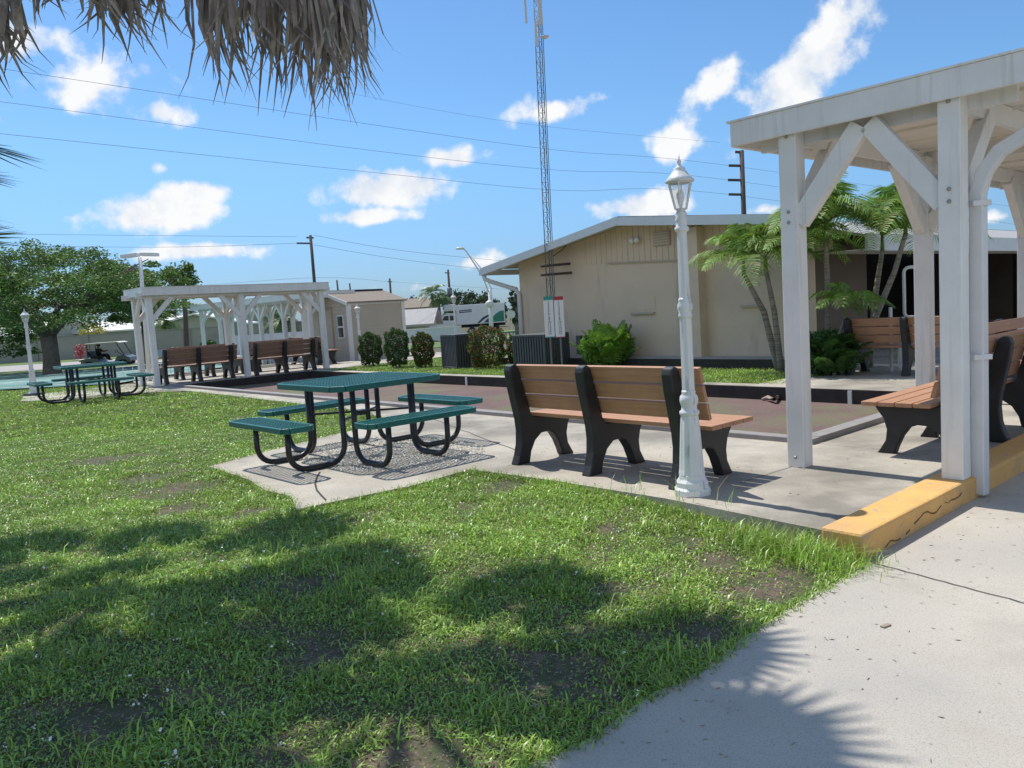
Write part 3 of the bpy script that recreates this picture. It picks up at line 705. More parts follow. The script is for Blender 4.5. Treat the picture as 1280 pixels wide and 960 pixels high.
# ------------------------------------------------------------------ shrubs
def bush(label, c, rx, ry, h, m, n, size, lump=.16, name='clipped_hedge', cat='hedge', group=None, stems=True, top=0):
    t = thing(name, label, cat, (c.x,c.y,c.z if len(c)>2 else .1), 0, group)
    d = unit(rng.normal(size=(n,3))); r = 1-np.abs(rng.normal(0,.13,n)); 
    lob = lump*(np.sin(d[:,0]*7+c.x)*np.sin(d[:,1]*6+c.y)+np.sin(d[:,2]*9+d[:,0]*5))
    sq = 1/np.maximum(np.abs(d).max(1),.6)**.55
    P = d*(r*(1+lob)*sq)[:,None]*np.array([rx,ry,h/2])*.9+np.array([c.x,c.y,t.location.z+h*.51])
    P[:,2] = np.maximum(P[:,2], t.location.z+.02)
    quads('foliage', leaf_quads(P, size, .5), m, t)
    s = MB()
    for i in range(5): 
        a = i*1.3; s.tube([(c.x+.04*math.cos(a),c.y+.04*math.sin(a),t.location.z-.05),(c.x+rx*.5*math.cos(a),c.y+ry*.5*math.sin(a),t.location.z+h*.6)], [.02,.008], 6)
    s.build('stem', 'bark', t); return t
HG = 'clipped hedges in a row before the shed'
for (x0,x1,y0,y1,mm,lab) in ((449,480,415,457.5,'shrub_leaf','leftmost clipped green hedge in front of the shed corner'),
        (481,514,410,459,'shrub_leaf','second and darkest clipped hedge of the row in front of the shed'),
        (515,545,415,459,'shrub_leaf_red','clipped hedge with red flowers directly left of the air conditioner'),
        (585,635,406,461,'shrub_leaf_red','largest hedge with red flowers between the two air conditioners')):
    g = G((x0+x1)/2, y1, .1); s = g.y/FPX; bush(lab, g, (x1-x0)/2*s, .4*(x1-x0)*s, (y1-y0)*s, mm, 6200, .05, .10, group=HG)
g = G(642,457,.1); bush('small yellowish bush with red flowers behind the air conditioner', g, .17, .2, .72, 'shrub_leaf_red', 1200, .06, .2, 'small_bush', 'bush')
# bright bush of arching leaves
def fronds(c, n, L, el, leaf, m_arr, droop=.9, az=None, width=.16, nl=26, lw=.014, zj=0.):
    out = []; rach = []
    for i in range(n):
        A = (az[i] if az is not None else 2*math.pi*(i*.381966)+random.uniform(-.3,.3)); e = R(el[0]+(el[1]-el[0])*random.random()); l = L*random.uniform(.8,1.1)
        h = Vector((math.cos(A),math.sin(A),0)); pts = []
        dr = droop*random.uniform(.8,1.25)
        for k in range(13):
            t = k/12; pts.append(Vector(c)+h*(l*t*math.cos(e))+Vector((0,0,l*t*math.sin(e)-dr*l*t*t*.62)))
        rach.append(pts)
        tw = random.uniform(-.5,.5)
        for k in range(nl):
            t = .1+.9*k/nl; f = t*12; i0 = min(11,int(f)); p = pts[i0].lerp(pts[i0+1], f-i0); tg = (pts[i0+1]-pts[i0]).normalized()
            sd = tg.cross(Vector((0,0,1))); 
            if sd.length < .1: sd = Vector((-h.y,h.x,0))
            sd.normalize(); upv = sd.cross(tg)
            ll = leaf*l*(math.sin(math.pi*min(1,(t*.78+.16)))**.8)
            for s in (-1,1):
                d = (sd*s*(.85+.15*tw*s)+tg*.55+upv*(.16)+Vector((random.uniform(-.1,.1),random.uniform(-.1,.1),random.uniform(-.12,.08)))).normalized()
                q = p+d*ll*.5; e2 = q+(d+Vector((0,0,-.75))).normalized()*ll*.5; w = tg*lw
                out.append([p-w*.5,p+w*.5,q+w,q-w]); out.append([q-w,q+w,e2+w*.15,e2-w*.15])
    return out, rach
def rach_tubes(m, rach, r):
    for pts in rach: m.tube(pts, [r*(1-.8*i/12) for i in range(13)], 4, False)
    return m
def clump(label, c, n, L, el, m, name, cat, droop=1., leaf=.3, nl=22, lw=.016, spread=.2):
    t = thing(name, label, cat, (c.x,c.y,.1)); Q = []; rt = MB()
    for i in range(n):
        a = random.random()*6.28; r = spread*random.random(); o, ra = fronds((c.x+r*math.cos(a),c.y+r*math.sin(a),.1+random.random()*.3), 1, L*random.uniform(.7,1.1), el, leaf, None, droop, az=[a+random.uniform(-.5,.5)], nl=nl, lw=lw)
        Q += o; rach_tubes(rt, ra, .008)
    quads('foliage', [[tuple(v) for v in q] for q in Q], m, t); rt.build('stem', m, t); return t
random.seed(3)
bc = G(760,460,.1); _t = clump('bright green leafy bush in front of the gable wall', bc, 60, .98, (50,88), 'bush_bright', 'garden_bush', 'bush', .45, .24, spread=.45)
def fill(t, c, rx, h, n, size, m):
    P = unit(rng.normal(size=(n,3)))*(rng.random(n)**.4)[:,None]*np.array([rx,rx*.8,h*.5])+np.array([c.x,c.y,.1+h*.48]); P[:,2] = np.maximum(P[:,2],.13)
    quads('inner_foliage', leaf_quads(P, size, .22), m, t)
fill(_t, bc, .60, .92, 5200, .12, 'bush_bright')
bc = G(1037,470,.1); _t = clump('dark green bush of arching fronds at the foot of the palms', bc, 70, .72, (45,86), 'bush_dark', 'garden_bush', 'bush', .5, .26, spread=.34); fill(_t, bc, .46, .78, 4500, .10, 'bush_dark')
# ------------------------------------------------------------------ feather palms
def feather_palm(label, base, mids, top, nfr, L, r0=.055, seed=1, el=(28,89)):
    random.seed(seed); t = thing('feather_palm', label, 'palm tree', base, 0, 'feather palms by the clubhouse corner')
    pts = [Vector(base)]+[Vector(p) for p in mids]+[Vector(top)]
    fine = []
    for i in range(len(pts)-1):
        for k in range(5): fine.append(pts[i].lerp(pts[i+1],k/5))
    fine.append(pts[-1]); nn = len(fine)
    MB().tube(fine, [r0*(1.15-.5*i/nn)*(1+.05*(i%2)) for i in range(nn)], 10).build('trunk', 'palm_trunk', t, True)
    MB().tube([pts[-1]+Vector((0,0,-.05)), pts[-1]+Vector((0,0,.28))], [r0*.75,r0*.4], 8).build('crownshaft', 'bush_bright', t, True)
    Q, ra = fronds(pts[-1]+Vector((0,0,.22)), nfr, L, el, .34, None, 1.12, nl=36, lw=.010)
    quads('frond', [[tuple(v) for v in q] for q in Q], 'palm_leaf', t); rach_tubes(MB(), ra, .011).build('frond_stem', 'palm_leaf', t); return t
PL = [((973,438),[(955,390),(940,362)],(930,342),13.9,17,1.3,'leftmost feather palm leaning left in front of the beige wall'),
      ((976,430),[(968,390)],(957,335),13.7,15,1.25,'feather palm with thin trunk partly hidden by the near white post'),
      ((1004,440),[(1003,380)],(1003,325),13.3,16,1.35,'feather palm with straight trunk just right of the near white post'),
      ((1035,440),[(1035,370)],(1032,298),13.2,19,1.6,'tallest upright feather palm above the dark green bush'),
      ((1078,440),[(1095,395),(1118,340)],(1132,292),13.0,16,1.5,'feather palm with pale trunk leaning strongly right before the porch'),
      ((1086,430),[(1094,370)],(1103,312),13.5,13,1.3,'thin upright feather palm between the leaning palm and the bush'),
      ((1042,445),[(1046,425)],(1058,395),12.6,10,.85,'short young feather palm with drooping fronds above the dark bush')]
for i, (b, ms, tp, y, nf, Lf, lab) in enumerate(PL):
    bb = D(b[0],b[1],y); bb.z = .08
    feather_palm(lab, bb, [D(mx,my,y) for mx,my in ms], D(tp[0],tp[1],y), nf, Lf, .05 if i != 6 else .03, 20+i)
# ------------------------------------------------------------------ shed
SD = thing('garden_shed', 'beige clapboard shed with white trim and brown shingle roof', 'shed', D(441,451,26.5))
c0 = D(441,451,26.5); c0.z = -.1; Wd, Ln, hw = 2.7, 2.1, 2.0
def SP(a,n,z): return Vector((c0.x+U.x*a+N.x*n, c0.y+U.y*a+N.y*n, z))
zr = 2.02+.42; ze = D(436,378,26.5).z
zr = ze+.36
MB().extr([(-Wd,-.2),(0,-.2),(0,ze),(-Wd/2,zr),(-Wd,ze)], 0, Ln, lambda x,a,z: SP(a,x,z)).build('wall', 'shed_siding', SD)
m = MB(); z = -.02
while z < ze-.05:
    m.extr([(0.,z),(.028,z),(.004,z+.115),(0.,z+.115)], .04, Ln-.04, lambda x,a,z_: SP(a+.001,x,z_))
    m.extr([(0.,z),(.028,z),(.004,z+.115),(0.,z+.115)], -Wd+.04, -.04, lambda x,a,z_: SP(x,-a-.001,z_)); z += .115
m.build('clapboard', 'shed_siding', SD)
m = MB()
for (a,n) in ((.01,-.01),(.01,Ln+.01),(-Wd,-.01)): m.box(SP(a,n,(ze-.2)/2), (.12,.12,ze+.18), TH)
m.beam(SP(.03,-.1,ze-.04), SP(.03,Ln+.1,ze-.04), .04,.12); m.build('corner_trim', 'shed_trim', SD)
m = MB(); k_ = .12
for s in (0,1):
    aE, aR = (.16,-Wd/2) if s == 0 else (-Wd-.16,-Wd/2)
    zE = ze-.16*(zr-ze)/(Wd/2)
    m.extr([(aE,zE),(aR,zr),(aR,zr+.05),(aE,zE+.05)], -.14, Ln+.14, lambda x,a,z: SP(a,x,z+.01))
rf = m.build('roof', 'shingle_brown', SD)
MB().beam(SP(-Wd/2,-.1,zr+.08), SP(-Wd/2,Ln+.1,zr+.08), .16,.05).build('ridge_vent', 'dark_timber', rf)
m = MB()
for aE in (.16,-Wd-.16):
    zE = ze-.16*(zr-ze)/(Wd/2); m.beam(SP(aE,-.15,zE-.0), SP(-Wd/2,-.15,zr), .03, .11)
m.build('rake_board', 'shed_trim', SD)
dr = MB().box(SP(-1.55,-.03,.92), (.82,.06,1.85), TH).build('door', 'shed_siding', SD)
m = MB(); m.box(SP(-1.10,-.045,.94), (.05,.04,1.9), TH); m.box(SP(-2.0,-.045,.94), (.05,.04,1.9), TH); m.box(SP(-1.55,-.045,1.9), (.95,.04,.05), TH); m.build('door_frame', 'stucco_trim', dr)
wn = MB().box(SP(-.52,-.025,1.25), (.42,.07,.78), TH).build('window', 'shed_trim', SD)
m = MB(); m.box(SP(-.52,-.062,1.44), (.32,.01,.32), TH); m.box(SP(-.52,-.062,1.06), (.32,.01,.32), TH); m.build('pane', 'glass_dark', wn)
# ------------------------------------------------------------------ background left: wall, houses
W = thing('perimeter_wall', 'long grey panelled boundary wall behind the lawn at left', 'wall', (-40,60,-.3))
wa, wb = Vector((-62,56,0)), Vector((-15,60.8,0)); d = (wb-wa).normalized()
MB().beam(wa+Vector((0,0,.55)), wb+Vector((0,0,.55)), .2, 1.9).build('panel', 'perimeter', W)
MB().beam(wa+Vector((0,0,1.53)), wb+Vector((0,0,1.53)), .3, .07).build('coping', 'perimeter_cap', W)
for i in range(13):
    p = wa.lerp(wb,(i+.5)/13); MB().box((p.x,p.y-.02,.55), (.5,.34,2.0), math.atan2(d.y,d.x)).build('pilaster', 'perimeter_cap', W)
def house(label, c, w, d, hw, hr, rz, wall, roofm, name='house', windows=2):
    t = thing(name, label, 'house', c, rz)
    ov = .5
    MB().extr([(-w/2,0),(w/2,0),(w/2,hw),(0,hr),(-w/2,hw)], -d/2, d/2, lambda x,a,z: Vector((a,x,z))).build('wall', wall, t, world=False)
    sl = (hr-hw)/(w/2); m = MB()
    for s in (-1,1):
        m.extr([(s*(w/2+ov),hw-sl*ov+.02),(0,hr+.02),(0,hr+.18),(s*(w/2+ov),hw-sl*ov+.18)], -d/2-ov, d/2+ov, lambda x,a,z: Vector((a,x,z)))
    m.build('roof', roofm, t, world=False)
    for i in range(windows):
        f = MB().box((-w/2+w*(i+.5)/windows,-d/2-.03,hw*.62), (1.2,.08,.9)).build('window', 'shed_trim', t, world=False)
        MB().box((-w/2+w*(i+.5)/windows,-d/2-.08,hw*.62), (1.0,.03,.7)).build('pane', 'glass_dark', f, world=False)
    return t
zb = -.3
def hz(px,py,y): return D(px,py,y).z-zb
p = D(262,400,78); house('low house with white roof and grey gable behind the boundary wall', (p.x-1,80,zb), 8.2, 14, hz(262,407,76), hz(262,392.5,73), R(12), 'house_wall', 'white_roof')
p = D(180,405,84); house('long low house with bright white roof behind the tree and wall', (p.x,88,zb), 9, 22, hz(180,411,84), hz(180,399,84), R(78), 'house_wall', 'white_roof')
p = D(15,410,84); house('house with pale pinkish white roof behind the leftmost stretch of wall', (p.x-3,86,zb), 9, 18, hz(15,420,80), hz(15,403,80), R(80), 'house_wall', 'white_roof')
p = D(95,410,90); house('house with grey shingle roof seen under the big tree crown', (p.x,94,zb), 9, 14, hz(95,416,88), hz(95,404,88), R(20), 'house_wall', 'roof_grey')
p = D(520,400,62); house('low pale house with light roof left of the box truck', (D(506,400,66).x,66,-1.2), 4, 4.6, D(520,404,66).z+1.2, D(520,389,66).z+1.2, R(86), 'house_wall', 'roof_grey')
p = D(510,380,90); house('house with dark brown roof behind the beige shed', (D(506,400,92).x,94,-1.2), 5, 5.5, D(510,385,92).z+1.2, D(510,375,92).z+1.2, R(85), 'house_wall', 'shingle_brown')
wf = MB(); p, q = D(496,412,47), D(577,412,47)
wf.beam(Vector((p.x,47,.25)), Vector((q.x,47,.30)), .08, .7); wfo = thing('white_fence', 'low pale bluish white solid fence in front of the box truck', 'fence', (p.x,47,-.4))
wf.build('panel', 'fence_white', wfo); MB().beam(Vector((p.x,47,.63)), Vector((q.x,47,.68)), .12, .05).build('cap_rail', 'shed_trim', wfo)
p, q = D(290,418,46), D(385,412,46)
o = MB().beam(Vector((p.x,46,.3)), Vector((q.x,46,.3)), .1, 1.3).build('screen_fence', 'fence_white'); tag(o, 'pale blue white screen seen between the posts of the distant shelter', 'fence')
t = thing('green_railing', 'small green railing beside the corner of the clubhouse', 'railing', (1.2,30,0))
p, q = D(628,416,30), D(650,414,30)
for dz in (0,-.28): MB().tube([p+Vector((0,0,dz)), q+Vector((0,0,dz))], .03, 6).build('rail', 'fence_green', t)
for i in range(6): r_ = p.lerp(q,i/5); MB().tube([r_, (r_.x,r_.y,-.4)], .02, 6).build('baluster', 'fence_green', t)
# court backboards + wire fence at court
p = D(210,441,37); o = MB().box((p.x,37,p.z), (1.5,.06,.32)).build('court_backboard', 'fence_white'); tag(o, 'low pale board at the far end of the teal shuffleboard court', 'board')
m = MB()
for i in range(26):
    q0 = XY(-24.3,6.2+i*.26); m.tube([(q0.x,q0.y,.0),(q0.x,q0.y,.55)], .01, 4)
for z in (.2,.4,.55): m.tube([XY(-24.3,6.2,z), XY(-24.3,12.7,z)], .012, 4)
tag(m.build('wire_fence', 'white_paint'), 'low thin white wire fence behind the far benches', 'fence')
# square hedge on the verge
g = D(261,437,50); bush('dark square clipped hedge on the verge beyond the far shelter', Vector((g.x,50,-.3)), .52, .5, 1.05, 'bush_dark', 2600, .12, .02, 'clipped_hedge', 'hedge')
g = D(232,441,48); bush('low yellow green bush row beside the lone palm trunk', Vector((g.x+.3,47,-.3)), 1.9, .6, .75, 'gold_leaf', 2600, .12, .1, 'low_bush', 'bush')
g = D(108,417,62.5); bush('bright yellow green shrub showing above the boundary wall', Vector((g.x,63.5,-.3)), 1.0, .8, 2.6, 'gold_leaf', 1500, .2, .2, 'garden_bush', 'bush')
g = D(101,447,44); t = thing('red_flowering_plant', 'small plant with reddish flowers on a stem beside the golf cart', 'plant', (g.x,44,-.25))
P_ = rng.normal(size=(260,3))*np.array([.16,.16,.2])+np.array([g.x,44,D(101,440,44).z]); quads('flower_head', leaf_quads(P_, .12), 'red_flower', t)
MB().tube([(g.x,44,-.3),(g.x,44,D(101,442,44).z)], .03, 6).build('stem', 'bark', t)
# ------------------------------------------------------------------ trees
def crown_tree(label, base, th, r0, limbs, Rc, z0, z1, npad, leafn, size, mat_='tree_leaf', seed=5, name='shade_tree', group=None, squash=.28, padr=.8, core=0):
    rs = np.random.default_rng(seed); random.seed(seed)
    t = thing(name, label, 'tree', base, 0, group); b = Vector(base)
    m = MB(); fork = b+Vector((0,0,th))
    m.tube([b+Vector((0,0,-.2)), b+Vector((0,0,.15)), b+Vector((.03,0,th*.5)), fork+Vector((0,0,.1))], [r0*1.55,r0*1.1,r0*.92,r0*.95], 14)
    m.build('trunk', 'bark', t, True)
    ends = []; lm = MB()
    for i in range(limbs):
        a = 2*math.pi*i/limbs+random.uniform(-.25,.25); rr = Rc*random.uniform(.45,.8); zz = z0+(z1-z0)*random.uniform(.35,.62)
        e = b+Vector((math.cos(a)*rr, math.sin(a)*rr, zz)); mid = fork.lerp(e,.45)+Vector((0,0,.25))
        lm.tube([fork, fork.lerp(mid,.5)+Vector((0,0,.1)), mid, e], [r0*.62,r0*.5,r0*.34,r0*.12], 8)
        for k in range(3):
            a2 = a+random.uniform(-.7,.7); e2 = b+Vector((math.cos(a2)*Rc*random.uniform(.6,.95), math.sin(a2)*Rc*random.uniform(.6,.95), z0+(z1-z0)*random.uniform(.2,.8)))
            lm.tube([mid, mid.lerp(e2,.5)+Vector((0,0,.2)), e2], [r0*.28,r0*.16,r0*.05], 6)
    lm.build('limb', 'bark', t, True)
    Ps = []
    for i in range(npad):
        a = rs.random()*6.283; q = math.sqrt(rs.random()); f = rs.random()
        rr = Rc*q; hz_ = z1-(z1-z0)*(q**2.6)*.75 ; zc = z0+(hz_-z0)*(f**.55 if q < .9 else rs.random())
        c = np.array([b.x+math.cos(a)*rr, b.y+math.sin(a)*rr, b.z+zc]); pr = padr*(.55+.7*rs.random())
        n = int(leafn*(.6+.8*rs.random())); dd = unit(rs.normal(size=(n,3)))*(rs.random(n)**.45)[:,None]*np.array([pr,pr,pr*squash*1.3])
        dd[:,2] -= .25*(dd[:,0]**2+dd[:,1]**2)/pr
        Ps.append(c+dd)
    quads('crown', leaf_quads(np.concatenate(Ps), size, .42, .5, rs), mat_, t); return t
g = G(65,459,-.2)
crown_tree('large spreading shade tree with thick trunk at the left of the lawn', (D(65,461,36).x,36,-.22), 1.75, .36, 10, 5.2, 2.25, 5.9, 230, 270, .14, 'tree_leaf', 5, padr=.9)
# branch side of crown that reaches right
crown_tree('smaller spreading tree with open branches right of the large shade tree', (D(190,455,41).x-.2,41,-.25), 1.9, .16, 7, 2.7, 3.1, 5.3, 34, 200, .15, 'tree_leaf', 9, padr=.7)
crown_tree('dense dark tree at the extreme left edge behind the lamp post', (D(-20,460,39).x-1.2,39,-.25), 1.6, .28, 8, 3.4, 1.0, 4.6, 90, 200, .17, 'bush_dark', 14, padr=.8)
# lone palm trunk with leafy top
b = D(233,440,49); b.z = -.3; tp = D(228,345,49)
t = thing('vine_clad_palm', 'single tall dark trunk with ragged leafy top behind the far shelter', 'tree', b)
MB().tube([b, b.lerp(tp,.5)+Vector((.05,0,0)), tp, D(227,338,49)], [.17,.14,.12,.06], 10).build('trunk', 'pole_wood', t, True)
Ps = []
for (x,y,r_) in ((218,352,.45),(226,342,.5),(234,348,.4),(240,352,.35),(222,362,.4),(214,340,.3),(236,335,.25),(205,345,.3)):
    c = np.array(D(x,y,49)); Ps.append(c+rng.normal(size=(260,3))*r_*.55)
quads('crown', leaf_quads(np.concatenate(Ps), .2), 'tree_leaf', t)
# distant trees
def far_tree(label, px, ytop, ybot, y, wpx, seed, m_='far_leaf', n=2600):
    rs = np.random.default_rng(seed); zg = -1.25 if px > 450 else -.3
    b = D(px,400,y); b.z = zg; ht = D(px,ytop,y).z-zg; w = wpx*y/FPX/2
    t = thing('distant_tree', label, 'tree', b, 0, 'trees along the far side of the street')
    MB().tube([b, b+Vector((.1,0,ht*.5)), b+Vector((0,0,ht*.8))], [.22,.15,.05], 8).build('trunk', 'bark', t)
    Ps = []
    for i in range(26):
        u = unit(rs.normal(size=3)); c = np.array([b.x,b.y,zg+ht*.58])+u*np.array([w*.75,w*.7,ht*.32])
        Ps.append(c+rs.normal(size=(n//26,3))*min(w,ht)*.16)
    quads('crown', leaf_quads(np.concatenate(Ps), max(.22,y*.0035), .6, 0, rs), m_, t)
FT = [(518,372,38,105),(512,378,22,100),(556,367,34,120),(575,362,34,125),(592,364,30,130),(608,366,34,122),(570,372,30,110),(645,352,14,75),(652,362,16,80),(660,350,16,78),(622,374,24,110),(160,403,30,110),(215,385,20,95),(285,383,30,110),(303,388,26,100),(336,390,30,100),(352,386,24,90),(690,370,40,120),(500,384,26,108)]
words = ['broad','small rounded','tall rounded','full topped','uneven','bushy','low','loose','narrow','ragged','stubby','dim','pale','wide','short','leafy','slim','hidden','squat']
where = ['right of the shed roof','just past the shed roof','behind the truck cab','above the front of the truck box','above the middle of the truck box','above the rear of the truck box','behind the truck placard','between truck and clubhouse eave','behind the white downspout of the clubhouse','directly under the clubhouse eave','behind the rear end of the truck','behind the white roofs at left','left of the lone palm trunk','behind the grey gable house','right of the grey gable','seen through the distant shelter','between the distant shelter posts','behind the clubhouse','above the brown house roof']
for i,(px,yt,w,y) in enumerate(FT): far_tree('%s distant green tree %s' % (words[i],where[i]), px, yt, 400, y, w, 40+i, n=1700)
# distant palms
def far_palm(label, px, yt, y, seed, zg=-.3, r=1.3, dead=False):
    random.seed(seed); b = D(px,400,y); b.z = zg; tp = D(px-1,yt,y)
    t = thing('distant_palm', label, 'palm tree', b, 0, 'distant palms')
    MB().tube([b, b.lerp(tp,.5)+Vector((.1,0,0)), tp], [.2,.15,.13], 8).build('trunk', 'palm_trunk', t, True)
    Q, ra = fronds(tp, 16, r, (-35,70), .34, None, .9, nl=16, lw=.05)
    quads('frond', [[tuple(v) for v in q] for q in Q], 'fan_leaf' if not dead else 'far_leaf', t); return t
far_palm('tall ragged palm standing left of the box truck', 541, 366, 85, 1, -1.2, 2.2)
far_palm('shorter palm beside the ragged palm left of the truck', 549, 373, 88, 2, -1.2, 1.8)
far_palm('small palm seen through the white posts of the distant shelter', 352, 398, 60, 3, -.3, 1.6)
far_palm('small palm beside the long white roofed house', 205, 400, 62, 4, -.3, 1.8)
far_palm('dark palm crown above the white roofs at left', 217, 388, 100, 6, -.3, 1.9)
far_palm('thin distant palm left of the grey gable house', 240, 388, 110, 7, -.3, 2.2)
# ------------------------------------------------------------------ poles and wires
def upole(label, px, yt, yb, y, arms, r=.13, lean=0, zg=-.4, cat='utility pole'):
    tp = D(px,yt,y); b = Vector((D(px,yb,y).x,y,zg)) if lean == 0 else Vector((tp.x+lean,y,zg))
    b.x = tp.x+lean
    t = thing('utility_pole', label, cat, b, 0, 'wooden utility poles')
    MB().tube([b,tp], [r,r*.75], 8).build('pole', 'pole_wood', t, True)
    for (x0,x1,ya) in arms:
        MB().beam(D(x0,ya,y), D(x1,ya+.3,y), .1, .12).build('crossarm', 'pole_wood', t)
    return t
upole('dark utility pole with a short crossarm above the far shelter', 388, 294, 420, 62, [(383,392,297),(371,390,304)], .15)
upole('tall utility pole with three side arms behind the clubhouse roof', 927, 188, 300, 42, [(911,928,207),(910,928,225),(911,928,243),(919,925,190)], .16)
upole('short distant pole tip above the shed ridge', 421, 350, 400, 110, [], .16, .2)
upole('second distant pole tip right of the shed ridge', 437, 354, 400, 120, [], .16)
upole('distant utility pole with crossarm right of the shed roof', 487, 348, 400, 100, [(485,490,352)], .16)
upole('distant utility pole with a transformer behind the truck cab', 560, 337, 400, 95, [(556,562,341)], .17)
upole('utility pole at the extreme right edge seen past the pavilion', 1279, 236, 300, 60, [(1270,1285,243)], .14)
o = MB().lathe([(.25,-.4),(.3,-.35),(.3,.35),(.2,.42)], tuple(D(562,364,94.6)), 12).build('transformer', 'steel_tower', None, True); tag(o, 'grey transformer can mounted high on the pole behind the truck', 'transformer')
def wire(label, pts, r=.012, n=None):
    P_ = [D(*p) for p in pts]; fine = []
    for i in range(len(P_)-1):
        for k in range(6): 
            t = k/6
            p0 = P_[max(i-1,0)]; p1 = P_[i]; p2 = P_[i+1]; p3 = P_[min(i+2,len(P_)-1)]
            fine.append(.5*((2*p1)+(p2-p0)*t+(2*p0-5*p1+4*p2-p3)*t*t+(3*p1-p0-3*p2+p3)*t**3))
    fine.append(P_[-1]); return tag(MB().tube(fine, r, 5).build('power_line', 'wire'), label, 'wire', 'overhead power lines')
wire('uppermost of the three long wires crossing the sky behind the mast', [(-120,70,24),(36,91,26),(480,158,33),(700,188,38),(912,207,42),(1290,262,60)], .007)
wire('middle of the three long wires crossing the sky behind the mast', [(-120,113,24),(0,127,26),(480,190,33),(700,213,38),(912,225,42),(1290,284,60)], .007)
wire('lowest of the three long wires crossing the sky behind the mast', [(-120,155,24),(0,167,26),(480,217,33),(700,238,38),(912,243,42),(1290,300,60)], .007)
wire('thin faint wire high above the others left of the mast', [(380,105,60),(560,140,64),(700,160,68),(900,178,74)], .008)
wire('thin wire from the left edge to the top of the pole with short crossarm', [(-60,292,60),(200,294.5,61),(371,296,62)], .012)
wire('second thin wire left of the pole with short crossarm', [(-60,306,60),(200,309,61),(371,304,62)], .012)
wire('thin wire running right from the pole with short crossarm to the clubhouse', [(392,294,62),(500,313,66),(640,327,72),(800,340,80)], .012)
wire('lower thin wire right of the pole with short crossarm', [(392,306,62),(500,324,66),(640,340,72),(800,352,80)], .012)
wire('bottom thin wire passing over the shed roof', [(250,357,80),(400,347,84),(487,352,100),(560,357,95),(700,366,95)], .012)
# street light
b = Vector((D(613,405,52).x,52,-1.0)); tp = D(612.5,361,52)
t = thing('street_light', 'grey street light with long arm bending left over the truck', 'street light', b)
MB().tube([b,tp], [.16,.13], 10).build('pole', 'gutter_metal', t, True)
MB().tube([tp+Vector((0,0,-.5)), D(603,345,52), D(588,322,52), D(582,313,52), D(578,310.5,52)], .045, 8).build('arm', 'gutter_metal', t, True)
MB().tube([tp+Vector((.1,0,0)), D(600,334,52), D(588,319,52)], .03, 8).build('arm', 'gutter_metal', t, True)
MB().ball(D(575,310.5,52), (.3,.14,.09)).build('lamp_head', 'gutter_metal', t, True)
MB().ball(D(612,380,51.7), (.28,.22,.24)).build('globe', 'antenna', t, True)
t = thing('street_sign', 'small round white sign on a post at the clubhouse corner', 'sign', (D(639,400,50).x,50,-1.1))
p = D(639,393,50); m = MB(); m.lathe([(.26,-.01),(.26,.01)], (0,0,0), 20)
m.v = [(p.x+x,50+z,p.z+y) for x,y,z in m.v]; m.build('plate', 'antenna', t); MB().tube([(p.x,50.05,-1.1),(p.x,50.05,p.z)], .03, 6).build('post', 'gutter_metal', t)
# ------------------------------------------------------------------ truck
yT = 88
pl, pr_ = D(571,392,yT), D(631,390,yT); zlo = D(600,404.5,yT).z; zhi = D(600,380,yT).z
t = thing('box_truck', 'white box truck with a dark green swoosh on its side, parked facing left', 'truck', (pl.x,yT,-1.2))
Lb = pr_.x-pl.x
bxo = MB().box(((pl.x+pr_.x)/2,yT,(zlo+zhi)/2), (Lb,2.4,zhi-zlo)).build('cargo_box', 'truck_white', t, bevel=.04)
def side(x, z): return Vector((pl.x+x*Lb, yT-1.215, zlo+z*(zhi-zlo)))
def sidepoly(pts, name, m_, par, th=.012):
    return MB().extr([(pl.x+x*Lb, zlo+z*(zhi-zlo)) for x,z in pts], yT-1.2-th, yT-1.2, lambda q,a,z: Vector((a,q,z))).build(name, m_, par)
sidepoly([(.74,.06),(.98,.06),(.98,.60),(.90,.58),(.82,.47),(.74,.30)], 'green_swoosh', 'truck_green', bxo)
sidepoly([(.42,.04),(.47,.04),(.57,.22),(.68,.36),(.68,.46),(.55,.33)], 'dark_stripe', 'truck_navy', bxo)
sidepoly([(.56,.05),(.66,.05),(.70,.18),(.70,.33),(.63,.22)], 'dark_stripe', 'truck_navy', bxo)
sidepoly([(.07,.60),(.32,.62),(.32,.76),(.07,.74)], 'name_panel', 'truck_navy', bxo)
m = MB()
for i in range(8): 
    x = .09+i*.028; m.extr([(pl.x+(x)*Lb, zlo+(.655)*(zhi-zlo)),(pl.x+(x+.018)*Lb, zlo+.655*(zhi-zlo)),(pl.x+(x+.018)*Lb, zlo+.705*(zhi-zlo)),(pl.x+x*Lb, zlo+.705*(zhi-zlo))], yT-1.225, yT-1.213, lambda q,a,z: Vector((a,q,z)))
m.build('lettering', 'truck_white', bxo)
# cab (front at left)
x1 = pl.x-.12
def cabp(m, pts, w, name, mt, par=None):
    return m.extr([(x1+a,z) for a,z in pts], yT-w, yT+w, lambda q,a,z: Vector((a,q,z))).build(name, mt, par or t, bevel=.05)
cabp(MB(), [(0,-.35),(0,1.35),(-.9,1.45),(-1.35,1.25),(-1.75,.62),(-1.95,.58),(-3.0,.32),(-3.15,.0),(-3.15,-.45),(-.2,-.45)], 1.05, 'cab', 'truck_white')
cabp(MB(), [(-.1,.62),(-.1,1.15),(-.62,1.18),(-.62,.62)], 1.068, 'side_window', 'glass_dark')
cabp(MB(), [(-.72,.62),(-.72,1.18),(-1.2,1.15),(-1.5,.68)], 1.066, 'side_window', 'glass_dark')
MB().box((x1+.3-.9,yT,(zhi+1.3)/2+.25), (1.2,1.9,zhi-1.5)).build('roof_fairing', 'truck_white', t, bevel=.1)
